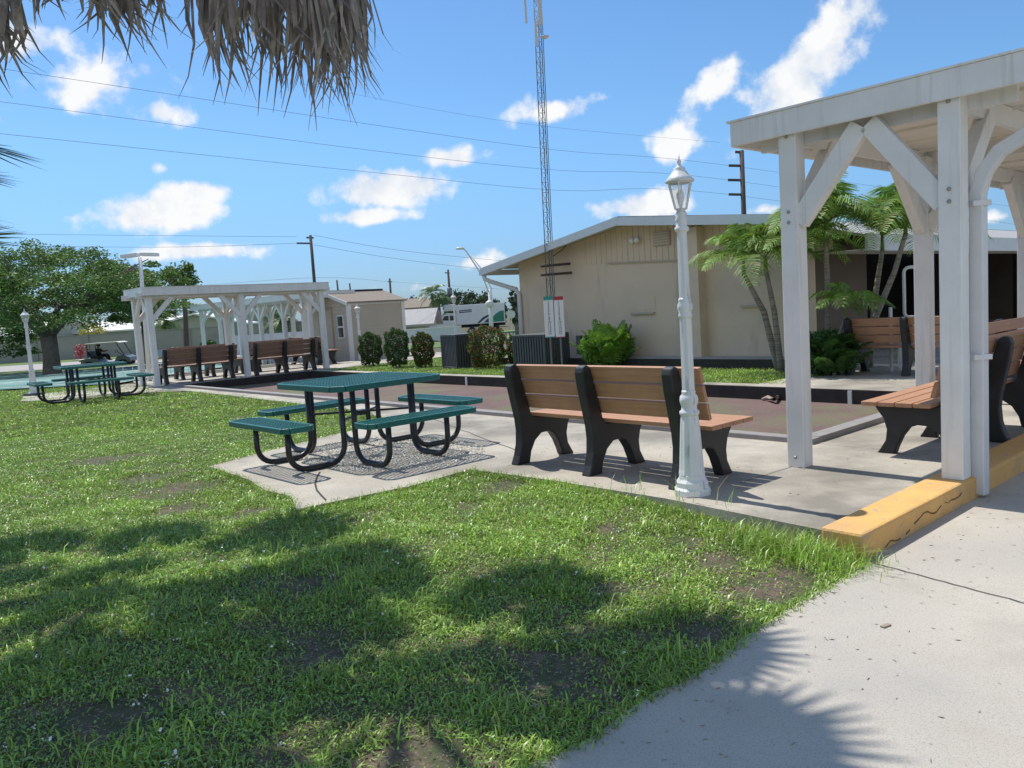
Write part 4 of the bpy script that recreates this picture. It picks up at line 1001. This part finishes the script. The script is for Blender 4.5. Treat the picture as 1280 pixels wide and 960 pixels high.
for (x,y) in ((x1-2.3,-1.0),(x1-2.3,1.0),(pl.x+Lb*.30,-1.0),(pl.x+Lb*.78,-1.0),(pl.x+Lb*.78,1.0)):
    m = MB(); m.lathe([(.3,-.14),(.48,-.14),(.5,-.08),(.5,.08),(.48,.14),(.3,.14)], (0,0,0), 18); m.v = [(x+a,yT+y+c_,-.72+b_) for a,b_,c_ in m.v]
    w_ = m.build('wheel', 'tyre', t, True)
    m = MB(); m.lathe([(.29,-.15),(.29,.15)], (0,0,0), 14); m.v = [(x+a,yT+y+c_,-.72+b_) for a,b_,c_ in m.v]; m.build('rim', 'gutter_metal', w_)
MB().box(((pl.x+pr_.x)/2,yT,zlo-.16), (Lb,1.6,.26)).build('chassis', 'tyre', t)
MB().box((x1-3.18,yT,-.38), (.15,2.0,.25)).build('bumper', 'steel_tower', t)
# ------------------------------------------------------------------ golf cart
yc = 43; zc_ = float(zt(np.array(D(140,450,yc).x),np.array(yc)))
x0 = D(137,450,yc).x; gs = (D(137,428,yc).z-zc_)/1.85
t = thing('golf_cart', 'dark golf cart with a pale roof driving right along the side road', 'golf cart', (x0,yc,zc_), R(4))
def cb(pts, w, name, mt, bev=.02, par=None):
    return MB().extr(pts, -w, w, lambda q,a,z: Vector((a,q,z))).build(name, mt, par or t, bevel=bev, world=False)
cb([(-1.2,.3),(-1.25,.62),(-.95,.72),(-.4,.66),(-.3,.34),(.45,.34),(.62,.75),(.95,.85),(1.25,.62),(1.3,.35),(1.2,.28),(-1.1,.26)], .55, 'body', 'cart_body')
cb([(-.78,.7),(-.78,.82),(-.2,.86),(-.18,.7)], .5, 'seat', 'cart_seat', .04)
cb([(-.86,.8),(-.93,1.25),(-.82,1.25),(-.74,.82)], .5, 'backrest', 'cart_seat', .03)
cb([(-1.02,1.80),(-.95,1.87),(.65,1.90),(.85,1.82),(.8,1.79),(-.98,1.76)], .58, 'roof', 'cart_roof', .03)
for s in (-1,1):
    MB().tube([(-.9,s*.5,.75),(-.88,s*.5,1.78)], .025, 6).build('roof_post', 'black_tube', t, world=False)
    MB().tube([(1.0,s*.5,.8),(.62,s*.5,1.82)], .025, 6).build('roof_post', 'black_tube', t, world=False)
MB().tube([(.6,.2,.8),(.35,.2,1.12)], .02, 6).build('steering_column', 'black_tube', t, world=False)
m = MB(); m.tube([(.33+.06*math.cos(a*math.pi/6), .2+.16*math.sin(a*math.pi/6), 1.13+.14*math.cos(a*math.pi/6)) for a in range(13)], .014, 6); m.build('steering_wheel', 'black_tube', t, world=False)
for (x,y) in ((-.85,-.5),(-.85,.5),(.9,-.5),(.9,.5)):
    m = MB(); m.lathe([(.1,-.09),(.22,-.09),(.24,-.05),(.24,.05),(.22,.09),(.1,.09)], (0,0,0), 16); m.v = [(x+a,y+c_,.24+b_) for a,b_,c_ in m.v]; w_ = m.build('wheel', 'tyre', t, True, world=False)
    m = MB(); m.lathe([(.11,-.095),(.11,.095)], (0,0,0), 12); m.v = [(x+a,y+c_,.24+b_) for a,b_,c_ in m.v]; m.build('rim', 'gutter_metal', w_, world=False)
MB().box((-1.45,0,.62), (.5,.9,.06)).build('rear_rack', 'cart_roof', t, world=False)
t.scale = (1.0,1.0,gs)
# seated person
def skin_obj(name, verts, edges, rad, m_, parent=None, sub=2):
    me = bpy.data.meshes.new(name); me.from_pydata(verts, edges, []); o = bpy.data.objects.new(name, me); C.objects.link(o); me.materials.append(MATS[m_])
    o.modifiers.new('skin','SKIN'); sv = me.skin_vertices[0].data
    for i, r_ in enumerate(rad): sv[i].radius = r_ if isinstance(r_,tuple) else (r_,r_)
    sv[0].use_root = True
    s = o.modifiers.new('sub','SUBSURF'); s.levels = sub; s.render_levels = sub
    if parent: o.parent = parent
    return o
V_ = [(0,0,.0),(0,0,.22),(0,0,.42),(0,0,.5),(.02,0,.56),(.03,0,.66),(.03,0,.76),
      (.0,.17,.42),(.16,.2,.2),(.38,.14,.28),(.46,.12,.3),(.0,-.17,.42),(.16,-.2,.2),(.38,-.1,.28),(.46,-.08,.3),
      (.02,.09,-.02),(.42,.1,.0),(.52,.1,-.38),(.66,.1,-.42),(.02,-.09,-.02),(.42,-.1,.0),(.52,-.1,-.38),(.66,-.1,-.42)]
E_ = [(0,1),(1,2),(2,3),(3,4),(4,5),(5,6),(2,7),(7,8),(8,9),(9,10),(2,11),(11,12),(12,13),(13,14),(0,15),(15,16),(16,17),(17,18),(0,19),(19,20),(20,21),(21,22)]
R_ = [(.13,.11),(.14,.11),(.12,.1),.06,.06,(.09,.1),(.06,.07),.06,.045,.035,.035,.06,.045,.035,.035,.085,.07,.045,.035,.085,.07,.045,.035]
per = skin_obj('person', V_, E_, R_, 'skin'); pc = Vector((x0-.48,yc-.12,zc_+.92*gs)); per.location = pc; per.scale = (1,1,.92*max(gs,.8)/1)
tag(per, 'person in dark clothes sitting at the wheel of the golf cart', 'person')
cl = skin_obj('clothing', V_[:3]+[V_[7],V_[8],V_[11],V_[12]]+V_[15:18]+V_[19:22], [(0,1),(1,2),(2,3),(3,4),(2,5),(5,6),(0,7),(7,8),(8,9),(0,10),(10,11),(11,12)],
     [(.145,.125),(.155,.125),(.135,.115),.075,.058,.075,.058,.1,.085,.06,.1,.085,.06], 'cloth_dark', per)
hr = MB().ball((.02,0,.72), (.105,.095,.1)).build('hair', 'cloth_dark', None, True); hr.parent = per
# ------------------------------------------------------------------ fan palms overhead (crowns above the frame)
def fan_leaf(c, d, L, n=34, spread=R(150), w=.040, droop=.30, twist=None, fold=.2):
    d = Vector(d).normalized(); up = Vector((0,0,1)) if twist is None else Vector(twist); s = d.cross(up)
    if s.length < .05: s = Vector((1,0,0))
    s.normalize(); nrm = s.cross(d); out = []; c = Vector(c)
    for i in range(n):
        a = -spread+2*spread*i/(n-1); l = L*(.78+.22*math.cos(a*.8))*random.uniform(.9,1.06)
        v = (d*math.cos(a)+s*math.sin(a)+nrm*fold*random.uniform(-.3,.6)).normalized(); t_ = v.cross(nrm).normalized()
        p1 = c+v*l*.08; p2 = c+v*l*.55+Vector((0,0,-droop*l*.10)); p3 = c+v*l+Vector((0,0,-droop*l*.38))
        w1, w2 = w*.35, w
        out.append([p1-t_*w1,p1+t_*w1,p2+t_*w2,p2-t_*w2]); out.append([p2-t_*w2,p2+t_*w2,p3+t_*.003,p3-t_*.003])
    return out
def dead_fan(c, L, face, n=36, sweep=.35, w=.013):
    """a dead leaf hanging: strips fall from the hub, folded about the midrib"""
    out = []; c = Vector(c); f = Vector((math.cos(face),math.sin(face),0)); g_ = Vector((-f.y,f.x,0))
    n = int(n*.8)
    for i in range(n):
        u = (i/(n-1)-.5)*2; l = L*(1-.25*abs(u)**1.5)*random.choice((.55,.7,.8,.9,1.,1.08))*random.uniform(.9,1.06); dirv = (Vector((0,0,-1))+f*u*sweep*random.uniform(.3,1.7)+f*random.uniform(-.1,.1)+g_*random.uniform(-.2,.2)).normalized()
        p0 = c+f*u*.03; p1 = c+dirv*l*.25+f*u*.06; p2 = c+dirv*l*.62+f*u*.05+g_*random.uniform(-.03,.03)
        k = Vector((random.gauss(0,.075),random.gauss(0,.075),random.choice((0,0,0,.06)))); p3 = c+dirv*l*.85+k*.5; p4 = c+dirv*l+k
        a = random.uniform(0,math.pi); t_ = (f*math.cos(a*.5)+g_*math.sin(a)*.8).normalized(); ww = w*random.uniform(.7,1.2)
        out += [[p0-t_*ww*.5,p0+t_*ww*.5,p1+t_*ww*1.1,p1-t_*ww*1.1],[p1-t_*ww*1.1,p1+t_*ww*1.1,p2+t_*ww*.8,p2-t_*ww*.8],[p2-t_*ww*.8,p2+t_*ww*.8,p3+t_*ww*.35,p3-t_*ww*.35],[p3-t_*ww*.35,p3+t_*ww*.35,p4+t_*.001,p4-t_*.001]]
    return out
def fan_palm(label, base, mid, cen, nleaf, rp, rl, dead, seed, low=()):
    random.seed(seed); base, mid, cen = Vector(base), Vector(mid), Vector(cen)
    t = thing('fan_palm', label, 'palm tree', base, 0, 'fan palms overhead')
    MB().tube([base, base.lerp(mid,.5), mid, mid.lerp(cen,.5), cen], [.2,.17,.16,.16,.13], 12).build('trunk', 'palm_trunk', t, True)
    Q = []; ps = MB()
    for i in range(nleaf):
        a = 2.39996*i; e = R(-15+95*((i+.5)/nleaf)); d = Vector((math.cos(a)*math.cos(e), math.sin(a)*math.cos(e), math.sin(e)))
        hub = cen+d*rp*random.uniform(.85,1.1)+Vector((0,0,-.12)); ps.tube([cen, cen.lerp(hub,.6)+Vector((0,0,.08)), hub], [.02,.015,.01], 5)
        dd = (d+Vector((0,0,-.35))).normalized(); Q += fan_leaf(hub, dd, rl*random.uniform(.85,1.1))
    for (p, d, l) in low:
        p = Vector(p); ps.tube([cen, cen.lerp(p,.5)+Vector((-.2,0,.1)), p], [.02,.015,.01], 5); Q += fan_leaf(p, d, l, 26, R(70), .018, .2)
    quads('green_fan', [[tuple(v) for v in q] for q in Q], 'fan_leaf', t)
    Q = []
    for (p, l, f, n_, sw) in dead:
        p = Vector(p); ps.tube([cen, cen.lerp(p,.55)+Vector((0,0,.15)), p], [.02,.016,.012], 5); Q += dead_fan(p, l, f, n_, sw)
    if Q: quads('dead_fan', [[tuple(v) for v in q] for q in Q], 'dead_leaf', t)
    ps.build('leaf_stalk', 'dead_leaf', t)
    return t
dead = []
random.seed(8)
for (px,py,y,tipy,n_) in ((418,-60,4.05,152,34),(436,-50,4.15,140,24),(385,-66,4.35,150,30),(245,-66,4.35,120,22),(262,-75,4.2,128,26),(285,-80,4.0,140,26),(305,-70,4.3,110,22),(330,-60,3.9,120,30),(352,-75,4.1,140,30),(375,-70,3.85,150,34),(398,-60,4.0,160,34),(412,-75,4.2,148,30),(350,-60,4.5,95,24),(320,-50,4.4,105,24),
        (115,-55,4.3,62,26),(140,-50,4.5,70,26),(165,-60,4.4,80,26),(185,-55,4.6,60,20),(60,-40,4.2,22,16),(30,-45,4.0,30,14),(5,-20,4.1,110,22),(-15,-5,4.3,122,24),(430,-70,4.3,110,16)):
    p = D(px,py,y); l = p.z-D(px,tipy,y).z; dead.append((p, l*.98, random.uniform(-.5,.5), n_, .20 if px > 200 else .3))
low = [(D(-45,180,4.0), (1,.1,-.25), .35), (D(-60,215,4.1), (1,0,-.1), .3),(D(-70,262,4.2),(1,.1,-.25),.36),(D(-60,300,4.3),(1,.1,.12),.36)]
fan_palm('fan palm whose grey dead leaves hang into the top left of the photo', (-3.9,3.9,0), (-3.4,4.15,3.0), (-2.25,5.0,5.0), 25, 1.2, .56, dead, 21)
fan_palm('second fan palm whose green leaf tips poke in at the left edge', (-4.9,4.6,0), (-4.8,5.0,3.2), (-4.3,6.6,6.0), 21, 1.30, .60, [], 22, low)
# ------------------------------------------------------------------ grass
pits = [(1.45,4.15,.2),(1.1,4.35,.16),(.55,5.0,.16),(-.4,5.7,.2),(-3.0,6.9,.4),(-2.0,5.9,.2),(-.9,3.4,.22),(.45,4.0,.15),(-4.6,8.9,.4),(-1.6,2.9,.25),(-.18,6.12,.22),(.12,3.12,.3),(1.22,3.87,.28),(-2.68,6.25,.3),(-3.58,7.53,.35),(-.05,6.37,.2),(-.37,2.58,.2),(1.0,4.7,.18),(-1.2,4.2,.25),(.75,3.45,.2)]
def lawn_ok(X, Y, mg=.0):
    A = X*U.x+Y*U.y; B_ = X*N.x+Y*N.y
    ok = ~inpoly(X,Y,walk_poly)&~inpoly(X,Y,anp(pad))
    ok &= ~((A > -20.7)&(B_ > 6.2)&(B_ < 10.84))&~((A > -2.25)&(B_ > 4.1))&~((A>-7.0)&(A<-2.1)&(B_>10.5)&(B_<15)&~((A<-5.8)&(B_>11.9)&(B_<13)))&~((A < -20.4)&(B_ > 6.4))
    ok &= ~((B_ > 12.98)&(B_<31)&(A>-15.2)&(A<0)) & ~inpoly(X,Y,[(-34,25),(-10.9,21.9),(-9,37),(-27,38.8)])
    ok &= ~((A<-2.2)&(A>-3.6)&(B_>6.6))
    return ok
def sample(n, y0, y1, margin=1.05, powr=1.):
    y = y0+(y1-y0)*rng.random(n)**powr; x = (rng.random(n)*2-1)*y*.70*margin
    return x, y
def clumpn(X, Y):
    return (np.sin(X*5.1+1.3*np.sin(Y*3.7))*np.sin(Y*6.3+np.sin(X*4.1))+.6*np.sin(X*11.7+Y*7.9)*np.sin(Y*13.1-X*5.3))
def blades(n, y0, y1, h, w, lean, powr=1., keep=None):
    x, y = sample(n, y0, y1, powr=powr); ok = lawn_ok(x,y)
    pr = np.ones(n)
    for (a,b,r_) in pits: pr *= 1-.96*np.exp(-(((x-a)**2+(y-b)**2)/(r_*r_))**1.5)
    cn = clumpn(x,y); pr *= np.clip(.62+.4*cn+.06*np.maximum(y-3,0),.42,1)
    ok &= rng.random(n) < pr; x, y, cn = x[ok], y[ok], cn[ok]; k = len(x)
    z = zt(x,y); H = h*(.45+.8*rng.random(k))*(1+.35*np.clip(cn,-1,1)); az = rng.random(k)*6.283; l = lean*(.2+rng.random(k))
    d = np.stack([np.cos(az),np.sin(az),np.zeros(k)],1); s = np.stack([-np.sin(az),np.cos(az),np.zeros(k)],1)
    b = np.stack([x,y,z-.004],1); W_ = (w*(.6+.7*rng.random(k)))[:,None]
    up = np.array([0,0,1.])
    m_ = b+up*(H*.6)[:,None]+d*(H*l*.35)[:,None]; t_ = b+up*(H*np.clip(1-.3*l,.25,1))[:,None]+d*(H*l)[:,None]
    V = np.stack([b-s*W_*.4,b+s*W_*.4,m_-s*W_*.5,m_+s*W_*.5,t_],1)
    return V
Vs = [blades(470000,1.6,6.5,.028,.0058,1.3,.62), blades(330000,5.5,12,.030,.0095,1.1,.8), blades(300000,11,26,.040,.022,.8,.9), blades(26000,1.6,8,.055,.0085,1.2,.7), blades(9000,1.6,7.5,.085,.0065,.9,.7)]
# tall fringe along slab edges
def fringe(pts, n, spread, h, w):
    P_ = []; 
    for i in range(len(pts)-1):
        a, b = np.array(pts[i][:2]), np.array(pts[i+1][:2]); k = int(n*np.linalg.norm(b-a)); t = rng.random(k)[:,None]
        P_.append(a+(b-a)*t+rng.normal(size=(k,2))*spread)
    P_ = np.concatenate(P_); x, y = P_[:,0], P_[:,1]; k = len(x); az = rng.random(k)*6.283
    H = h*(.4+.9*rng.random(k)); l = .2+.9*rng.random(k); z = np.maximum(zt(x,y),0)-.01
    d = np.stack([np.cos(az),np.sin(az),np.zeros(k)],1); s = np.stack([-np.sin(az),np.cos(az),np.zeros(k)],1); b = np.stack([x,y,z],1); up = np.array([0,0,1.]); W_ = w
    m_ = b+up*(H*.6)[:,None]+d*(H*l*.35)[:,None]; t_ = b+up*(H*np.clip(1-.3*l,.3,1))[:,None]+d*(H*l)[:,None]
    return np.stack([b-s*W_*.4,b+s*W_*.4,m_-s*W_*.5,m_+s*W_*.5,t_],1)
Vs.append(fringe(walk_edge[1:], 900, .022, .05, .0055))
Vs.append(fringe([XY(-5.45,4.2),XY(-4.6,4.28),XY(-3.4,4.31),XY(-2.19,4.2),XY(-1.95,4.12)], 650, .04, .075, .004))
Vs.append(fringe([XY(-2.6,4.1),XY(-1.95,4.05)], 2500, .10, .15, .0035))
Vs.append(fringe([XY(-3.3,4.35),XY(-2.9,4.38)], 60, .03, .26, .004)); Vs.append(fringe([XY(-3.9,4.35),XY(-3.6,4.38)], 60, .03, .2, .004))
Vs.append(fringe(anp([(-8.2,3.5),(-7.94,2.9),(-6.9,2.86),(-6.3,2.75),(-5.9,2.78),(-5.45,2.6),(-5.36,3.6),(-5.45,4.2)]), 700, .03, .055, .006))
Vs.append(fringe(anp([(-18.2,6.35),(-10.7,6.15),(-8.9,5.75),(-8.6,4.6),(-8.2,3.5)]), 260, .04, .06, .01))
V = np.concatenate(Vs); k = len(V); base_i = (np.arange(k)*5)[:,None]
idx = np.concatenate([base_i+np.array([[0,1,3,2]]), base_i+np.array([[2,3,4]])],1); sizes = np.tile([4,3],k)
o = link('lawn_grass', np_mesh('lawn_grass', V, sizes, idx), 'grass_blade'); o['kind'] = 'stuff'; tag(o, 'green lawn grass in front of the court, patchy and partly shaded', 'grass')
x, y = sample(190000,1.6,11,powr=.7); ok = lawn_ok(x,y); pr = np.clip(.6-.5*clumpn(x*1.3+2,y*1.1),.12,1)
for (a,b,r_) in pits: pr *= 1-.8*np.exp(-(((x-a)**2+(y-b)**2)/(r_*r_))**1.5)
ok &= rng.random(len(x)) < pr; x, y = x[ok], y[ok]; P_ = np.stack([x,y,zt(x,y)+.008+.022*rng.random(len(x))],1)
o = quads('ground_cover', leaf_quads(P_, .013, .75, .55), 'clover_leaf'); o['kind'] = 'stuff'; tag(o, 'small round leaved weeds growing among the lawn grass', 'ground cover')
x, y = sample(60000,1.8,9,powr=.8); ok = lawn_ok(x,y); pr = .25*np.ones(len(x))
for (a,b,r_) in pits: pr += .9*np.exp(-((x-a)**2+(y-b)**2)/(r_*r_*1.3))
pr *= np.clip(1.3-y*.1,.2,1); ok &= rng.random(len(x)) < pr; x, y = x[ok], y[ok]
o = quads('thatch', leaf_quads(np.stack([x,y,zt(x,y)+.006+.008*rng.random(len(x))],1), .018, .22, .8), 'dead_leaf'); o['kind'] = 'stuff'; tag(o, 'dry thatch and crumbs of soil in the bare patches of the lawn', 'thatch')
x, y = sample(2600,2,20,powr=.9); ok = lawn_ok(x,y)&(rng.random(2600)<np.clip(.5+clumpn(x*.4,y*.4),.1,1)); x, y = x[ok], y[ok]
P_ = np.repeat(np.stack([x,y,zt(x,y)+.05],1),3,0)+rng.normal(size=(len(x)*3,3))*.006
o = quads('lawn_flowers', leaf_quads(P_, .011, .9, .6), 'flower_white'); o['kind'] = 'stuff'; tag(o, 'tiny white flowers dotted over the lawn', 'flowers')
k = 260; A_ = -1.9+np.abs(rng.normal(0,.5,k)); B_ = rng.uniform(1.9,6.5,k); X = U.x*A_+N.x*B_; Y = U.y*A_+N.y*B_
P_ = np.stack([X,Y,np.full(k,.0145)],1); keep = inpoly(X,Y,walk_poly)&(A_ > -1.85)
o = quads('dry_clippings', leaf_quads(P_[keep], .022, .22, .98), 'driftwood'); o['kind'] = 'stuff'; tag(o, 'dry grass clippings and leaf bits scattered on the walkway edge', 'clippings')
k = 200; A_ = rng.uniform(-8,-2.3,k); B_ = rng.uniform(4.4,6.6,k); X = U.x*A_+N.x*B_; Y = U.y*A_+N.y*B_
o = quads('dry_clippings', leaf_quads(np.stack([X,Y,np.full(k,.1235)],1), .02, .25, .98), 'driftwood'); o['kind'] = 'stuff'; tag(o, 'dry leaf bits scattered on the concrete around the bench', 'clippings')
# grass on the strip between court and clubhouse
x = rng.uniform(-15.4,-6.2,26000); n_ = rng.uniform(10.86,12.98,26000); X = U.x*x+N.x*n_; Y = U.y*x+N.y*n_
kk = rng.random(26000) < np.clip(.75+.4*clumpn(X,Y),.2,1); X, Y = X[kk], Y[kk]; k = len(X); az = rng.random(k)*6.28; H = .05*(.4+rng.random(k))
b = np.stack([X,Y,zt(X,Y)],1); s = np.stack([-np.sin(az),np.cos(az),np.zeros(k)],1)*.006; d = np.stack([np.cos(az),np.sin(az),np.zeros(k)],1)
m_ = b+np.array([0,0,1.])*(H*.6)[:,None]; t_ = b+np.array([0,0,1.])*H[:,None]+d*(H*.6)[:,None]
V = np.stack([b-s,b+s,m_-s,m_+s,t_],1); bi = (np.arange(k)*5)[:,None]
o = link('bed_grass', np_mesh('bed_grass', V, np.tile([4,3],k), np.concatenate([bi+np.array([[0,1,3,2]]), bi+np.array([[2,3,4]])],1)), 'grass_blade'); o['kind'] = 'stuff'; tag(o, 'strip of grass between the red court and the clubhouse', 'grass')
# ------------------------------------------------------------------ sky, sun, camera
EL = R(62); sdir = Vector((-.655,.755,0)).normalized()
w = bpy.data.worlds.new('World'); S.world = w; w.use_nodes = True; nt = w.node_tree; nt.nodes.clear(); L_ = nt.links
out = nd(nt,'ShaderNodeOutputWorld'); bg = nd(nt,'ShaderNodeBackground'); sky = nd(nt,'ShaderNodeTexSky', sky_type='NISHITA')
sky.sun_disc = False; sky.sun_elevation = EL; sky.sun_rotation = math.atan2(sdir.x, sdir.y); sky.air_density = 1.0; sky.dust_density = .6; sky.ozone_density = 1.6
SKYS = .13; bg.inputs['Strength'].default_value = SKYS
tcn = nd(nt,'ShaderNodeTexCoord'); nrm_ = nd(nt,'ShaderNodeVectorMath', operation='NORMALIZE'); L_.new(tcn.outputs['Generated'], nrm_.inputs[0])
nz = nd(nt,'ShaderNodeTexNoise'); nz.inputs['Scale'].default_value = 8.; nz.inputs['Detail'].default_value = 9.; nz.inputs['Roughness'].default_value = .58; L_.new(nrm_.outputs[0], nz.inputs['Vector'])
nz2 = nd(nt,'ShaderNodeTexNoise'); nz2.inputs['Scale'].default_value = 20.; nz2.inputs['Detail'].default_value = 10.; nz2.inputs['Roughness'].default_value = .56; L_.new(nrm_.outputs[0], nz2.inputs['Vector'])
def M2(op, a, b=None, c=None):
    n = nd(nt,'ShaderNodeMath', operation=op)
    for i, v in enumerate((a,b,c)):
        if v is None: continue
        if isinstance(v,(int,float)): n.inputs[i].default_value = v
        else: L_.new(v, n.inputs[i])
    return n.outputs[0]
fill_clouds = [((0,-1,.35),.6,.28),((-.9,-.6,.4),.4,.22),((1,-.45,.3),.45,.22)]  # unseen clouds added behind the camera as white fill light
clouds = [(1030,62,92,34,-48,1.0),(985,108,85,34,-35,.9),(1072,10,42,26,-60,.9),(888,112,50,20,-42,.6),(912,78,22,10,-30,.4),(842,176,26,18,20,.75),(692,138,52,18,-4,.8),(500,236,88,24,-3,1.0),(458,270,58,11,-2,.85),(560,198,52,14,6,.85),
          (240,242,64,17,-10,.8),(190,268,76,20,-3,.85),(110,115,80,30,-12,.65),(50,100,50,18,0,.4),(192,138,34,14,12,.6),(800,258,58,18,0,1.0),(255,314,78,10,0,.8),(590,328,62,12,-4,.75),(203,210,16,8,0,.5),(545,360,60,8,0,.5),(1245,272,30,10,0,.6),(955,262,34,10,0,.7),(756,166,10,16,-10,.35),
          (480,324,30,6,0,.3),(20,55,40,16,0,.5),(1262,20,20,16,0,.4)]
tot = None; vmx = None
for (px,py,rx,ry,ang,dn) in clouds:
    d = ray(px,py).normalized(); e1 = d.cross(Vector((0,0,1))).normalized(); e2 = e1.cross(d).normalized()
    a = R(-ang); u = e1*math.cos(a)+e2*math.sin(a); v = -e1*math.sin(a)+e2*math.cos(a)
    def dot(vec):
        n = nd(nt,'ShaderNodeVectorMath', operation='DOT_PRODUCT'); L_.new(nrm_.outputs[0], n.inputs[0]); n.inputs[1].default_value = vec; return n.outputs['Value']
    sx = rx/FPX; sy = ry/FPX
    A_ = M2('MULTIPLY', dot(u), 1/sx); B2 = M2('MULTIPLY', dot(v), 1/sy)
    rad = M2('SQRT', M2('ADD', M2('MULTIPLY',A_,A_), M2('MULTIPLY',B2,B2)))
    f = M2('MULTIPLY', M2('SUBTRACT', 1.25, rad), dn); f = M2('MULTIPLY', f, M2('GREATER_THAN', dot(d), 0.))
    f = M2('MAXIMUM', f, -1.)
    tot = f if tot is None else M2('SMOOTH_MAX', tot, f, .25)
for (dv,sx,sy) in fill_clouds:
    d = Vector(dv).normalized(); e1 = d.cross(Vector((0,0,1))).normalized(); e2 = e1.cross(d).normalized(); vv = []
    for e, q_ in ((e1,sx),(e2,sy)):
        n = nd(nt,'ShaderNodeVectorMath', operation='DOT_PRODUCT'); L_.new(nrm_.outputs[0], n.inputs[0]); n.inputs[1].default_value = e; vv.append(M2('MULTIPLY', n.outputs['Value'], 1/q_))
    n = nd(nt,'ShaderNodeVectorMath', operation='DOT_PRODUCT'); L_.new(nrm_.outputs[0], n.inputs[0]); n.inputs[1].default_value = d
    f = M2('SUBTRACT', 1.25, M2('SQRT', M2('ADD', M2('MULTIPLY',vv[0],vv[0]), M2('MULTIPLY',vv[1],vv[1]))))
    f = M2('MAXIMUM', M2('MULTIPLY', f, M2('GREATER_THAN', n.outputs['Value'], .2)), -1.); f = M2('SUBTRACT', f, M2('MULTIPLY', M2('LESS_THAN', n.outputs['Value'], .2), 1.))
    tot = M2('SMOOTH_MAX', tot, f, .2)
fld = M2('ADD', tot, M2('ADD', M2('MULTIPLY', M2('SUBTRACT', nz.outputs['Fac'], .5), 2.2), M2('MULTIPLY', M2('SUBTRACT', nz2.outputs['Fac'], .5), 2.4)))
mr = nd(nt,'ShaderNodeMapRange', interpolation_type='SMOOTHSTEP'); L_.new(fld, mr.inputs[0]); mr.inputs[1].default_value = .16; mr.inputs[2].default_value = .78; mr.inputs[4].default_value = .98
mr2 = nd(nt,'ShaderNodeMapRange'); L_.new(nz2.outputs['Fac'], mr2.inputs[0]); mr2.inputs[1].default_value = .38; mr2.inputs[2].default_value = .58; mr2.inputs[3].default_value = .15; mr2.inputs[4].default_value = 1.0
CW = .93/SKYS
cm = nd(nt,'ShaderNodeMix', data_type='RGBA'); L_.new(mr2.outputs[0], cm.inputs[0]); cm.inputs[6].default_value = (CW*.70,CW*.78,CW*.90,1); cm.inputs[7].default_value = (CW,CW,CW,1)
tint = nd(nt,'ShaderNodeMix', data_type='RGBA', blend_type='MULTIPLY'); tint.inputs[0].default_value = 1.; L_.new(sky.outputs[0], tint.inputs[6]); tint.inputs[7].default_value = (.60,.88,1.10,1)
sep = nd(nt,'ShaderNodeSeparateXYZ'); L_.new(nrm_.outputs[0], sep.inputs[0])
hzr = nd(nt,'ShaderNodeMapRange', interpolation_type='SMOOTHSTEP'); L_.new(sep.outputs[2], hzr.inputs[0]); hzr.inputs[1].default_value = 0.; hzr.inputs[2].default_value = .22; hzr.inputs[3].default_value = 0.; hzr.inputs[4].default_value = 1.
hc = nd(nt,'ShaderNodeMix', data_type='RGBA'); L_.new(hzr.outputs[0], hc.inputs[0]); hc.inputs[6].default_value = (.68,.68,.86,1); hc.inputs[7].default_value = (1,1,1,1)
vs = nd(nt,'ShaderNodeVectorMath', operation='MULTIPLY'); L_.new(tint.outputs[2], vs.inputs[0]); L_.new(hc.outputs[2], vs.inputs[1])
mx = nd(nt,'ShaderNodeMix', data_type='RGBA'); L_.new(mr.outputs[0], mx.inputs[0]); L_.new(vs.outputs[0], mx.inputs[6]); L_.new(cm.outputs[2], mx.inputs[7])
L_.new(mx.outputs[2], bg.inputs['Color']); L_.new(bg.outputs[0], out.inputs['Surface'])
sl = bpy.data.lights.new('sun','SUN'); sl.energy = 4.6; sl.angle = R(.5); sl.color = (1,.955,.88); so = bpy.data.objects.new('sun',sl); C.objects.link(so)
v = Vector((sdir.x*math.cos(EL), sdir.y*math.cos(EL), math.sin(EL))); so.rotation_euler = v.to_track_quat('Z','Y').to_euler(); so.location = (0,0,30)
cam = bpy.data.cameras.new('camera'); cam.sensor_width = 36; cam.lens = 36*FPX/1280; cam.clip_end = 2000; cam.clip_start = .05
co = bpy.data.objects.new('camera',cam); C.objects.link(co); S.camera = co
right0 = Vector((1,0,0)); up0 = Vector((0,sp,cp)); fw = Vector((0,cp,-sp))
rt = right0*cr-up0*sr; upv = right0*sr+up0*cr
M = Matrix((rt,upv,-fw)).transposed().to_4x4(); M.translation = Vector((0,0,EYE)); co.matrix_world = M
S.view_settings.view_transform = 'Standard'; S.view_settings.look = 'None'; S.view_settings.exposure = .08; S.view_settings.gamma = 1
S.render.resolution_x = 1024; S.render.resolution_y = 768
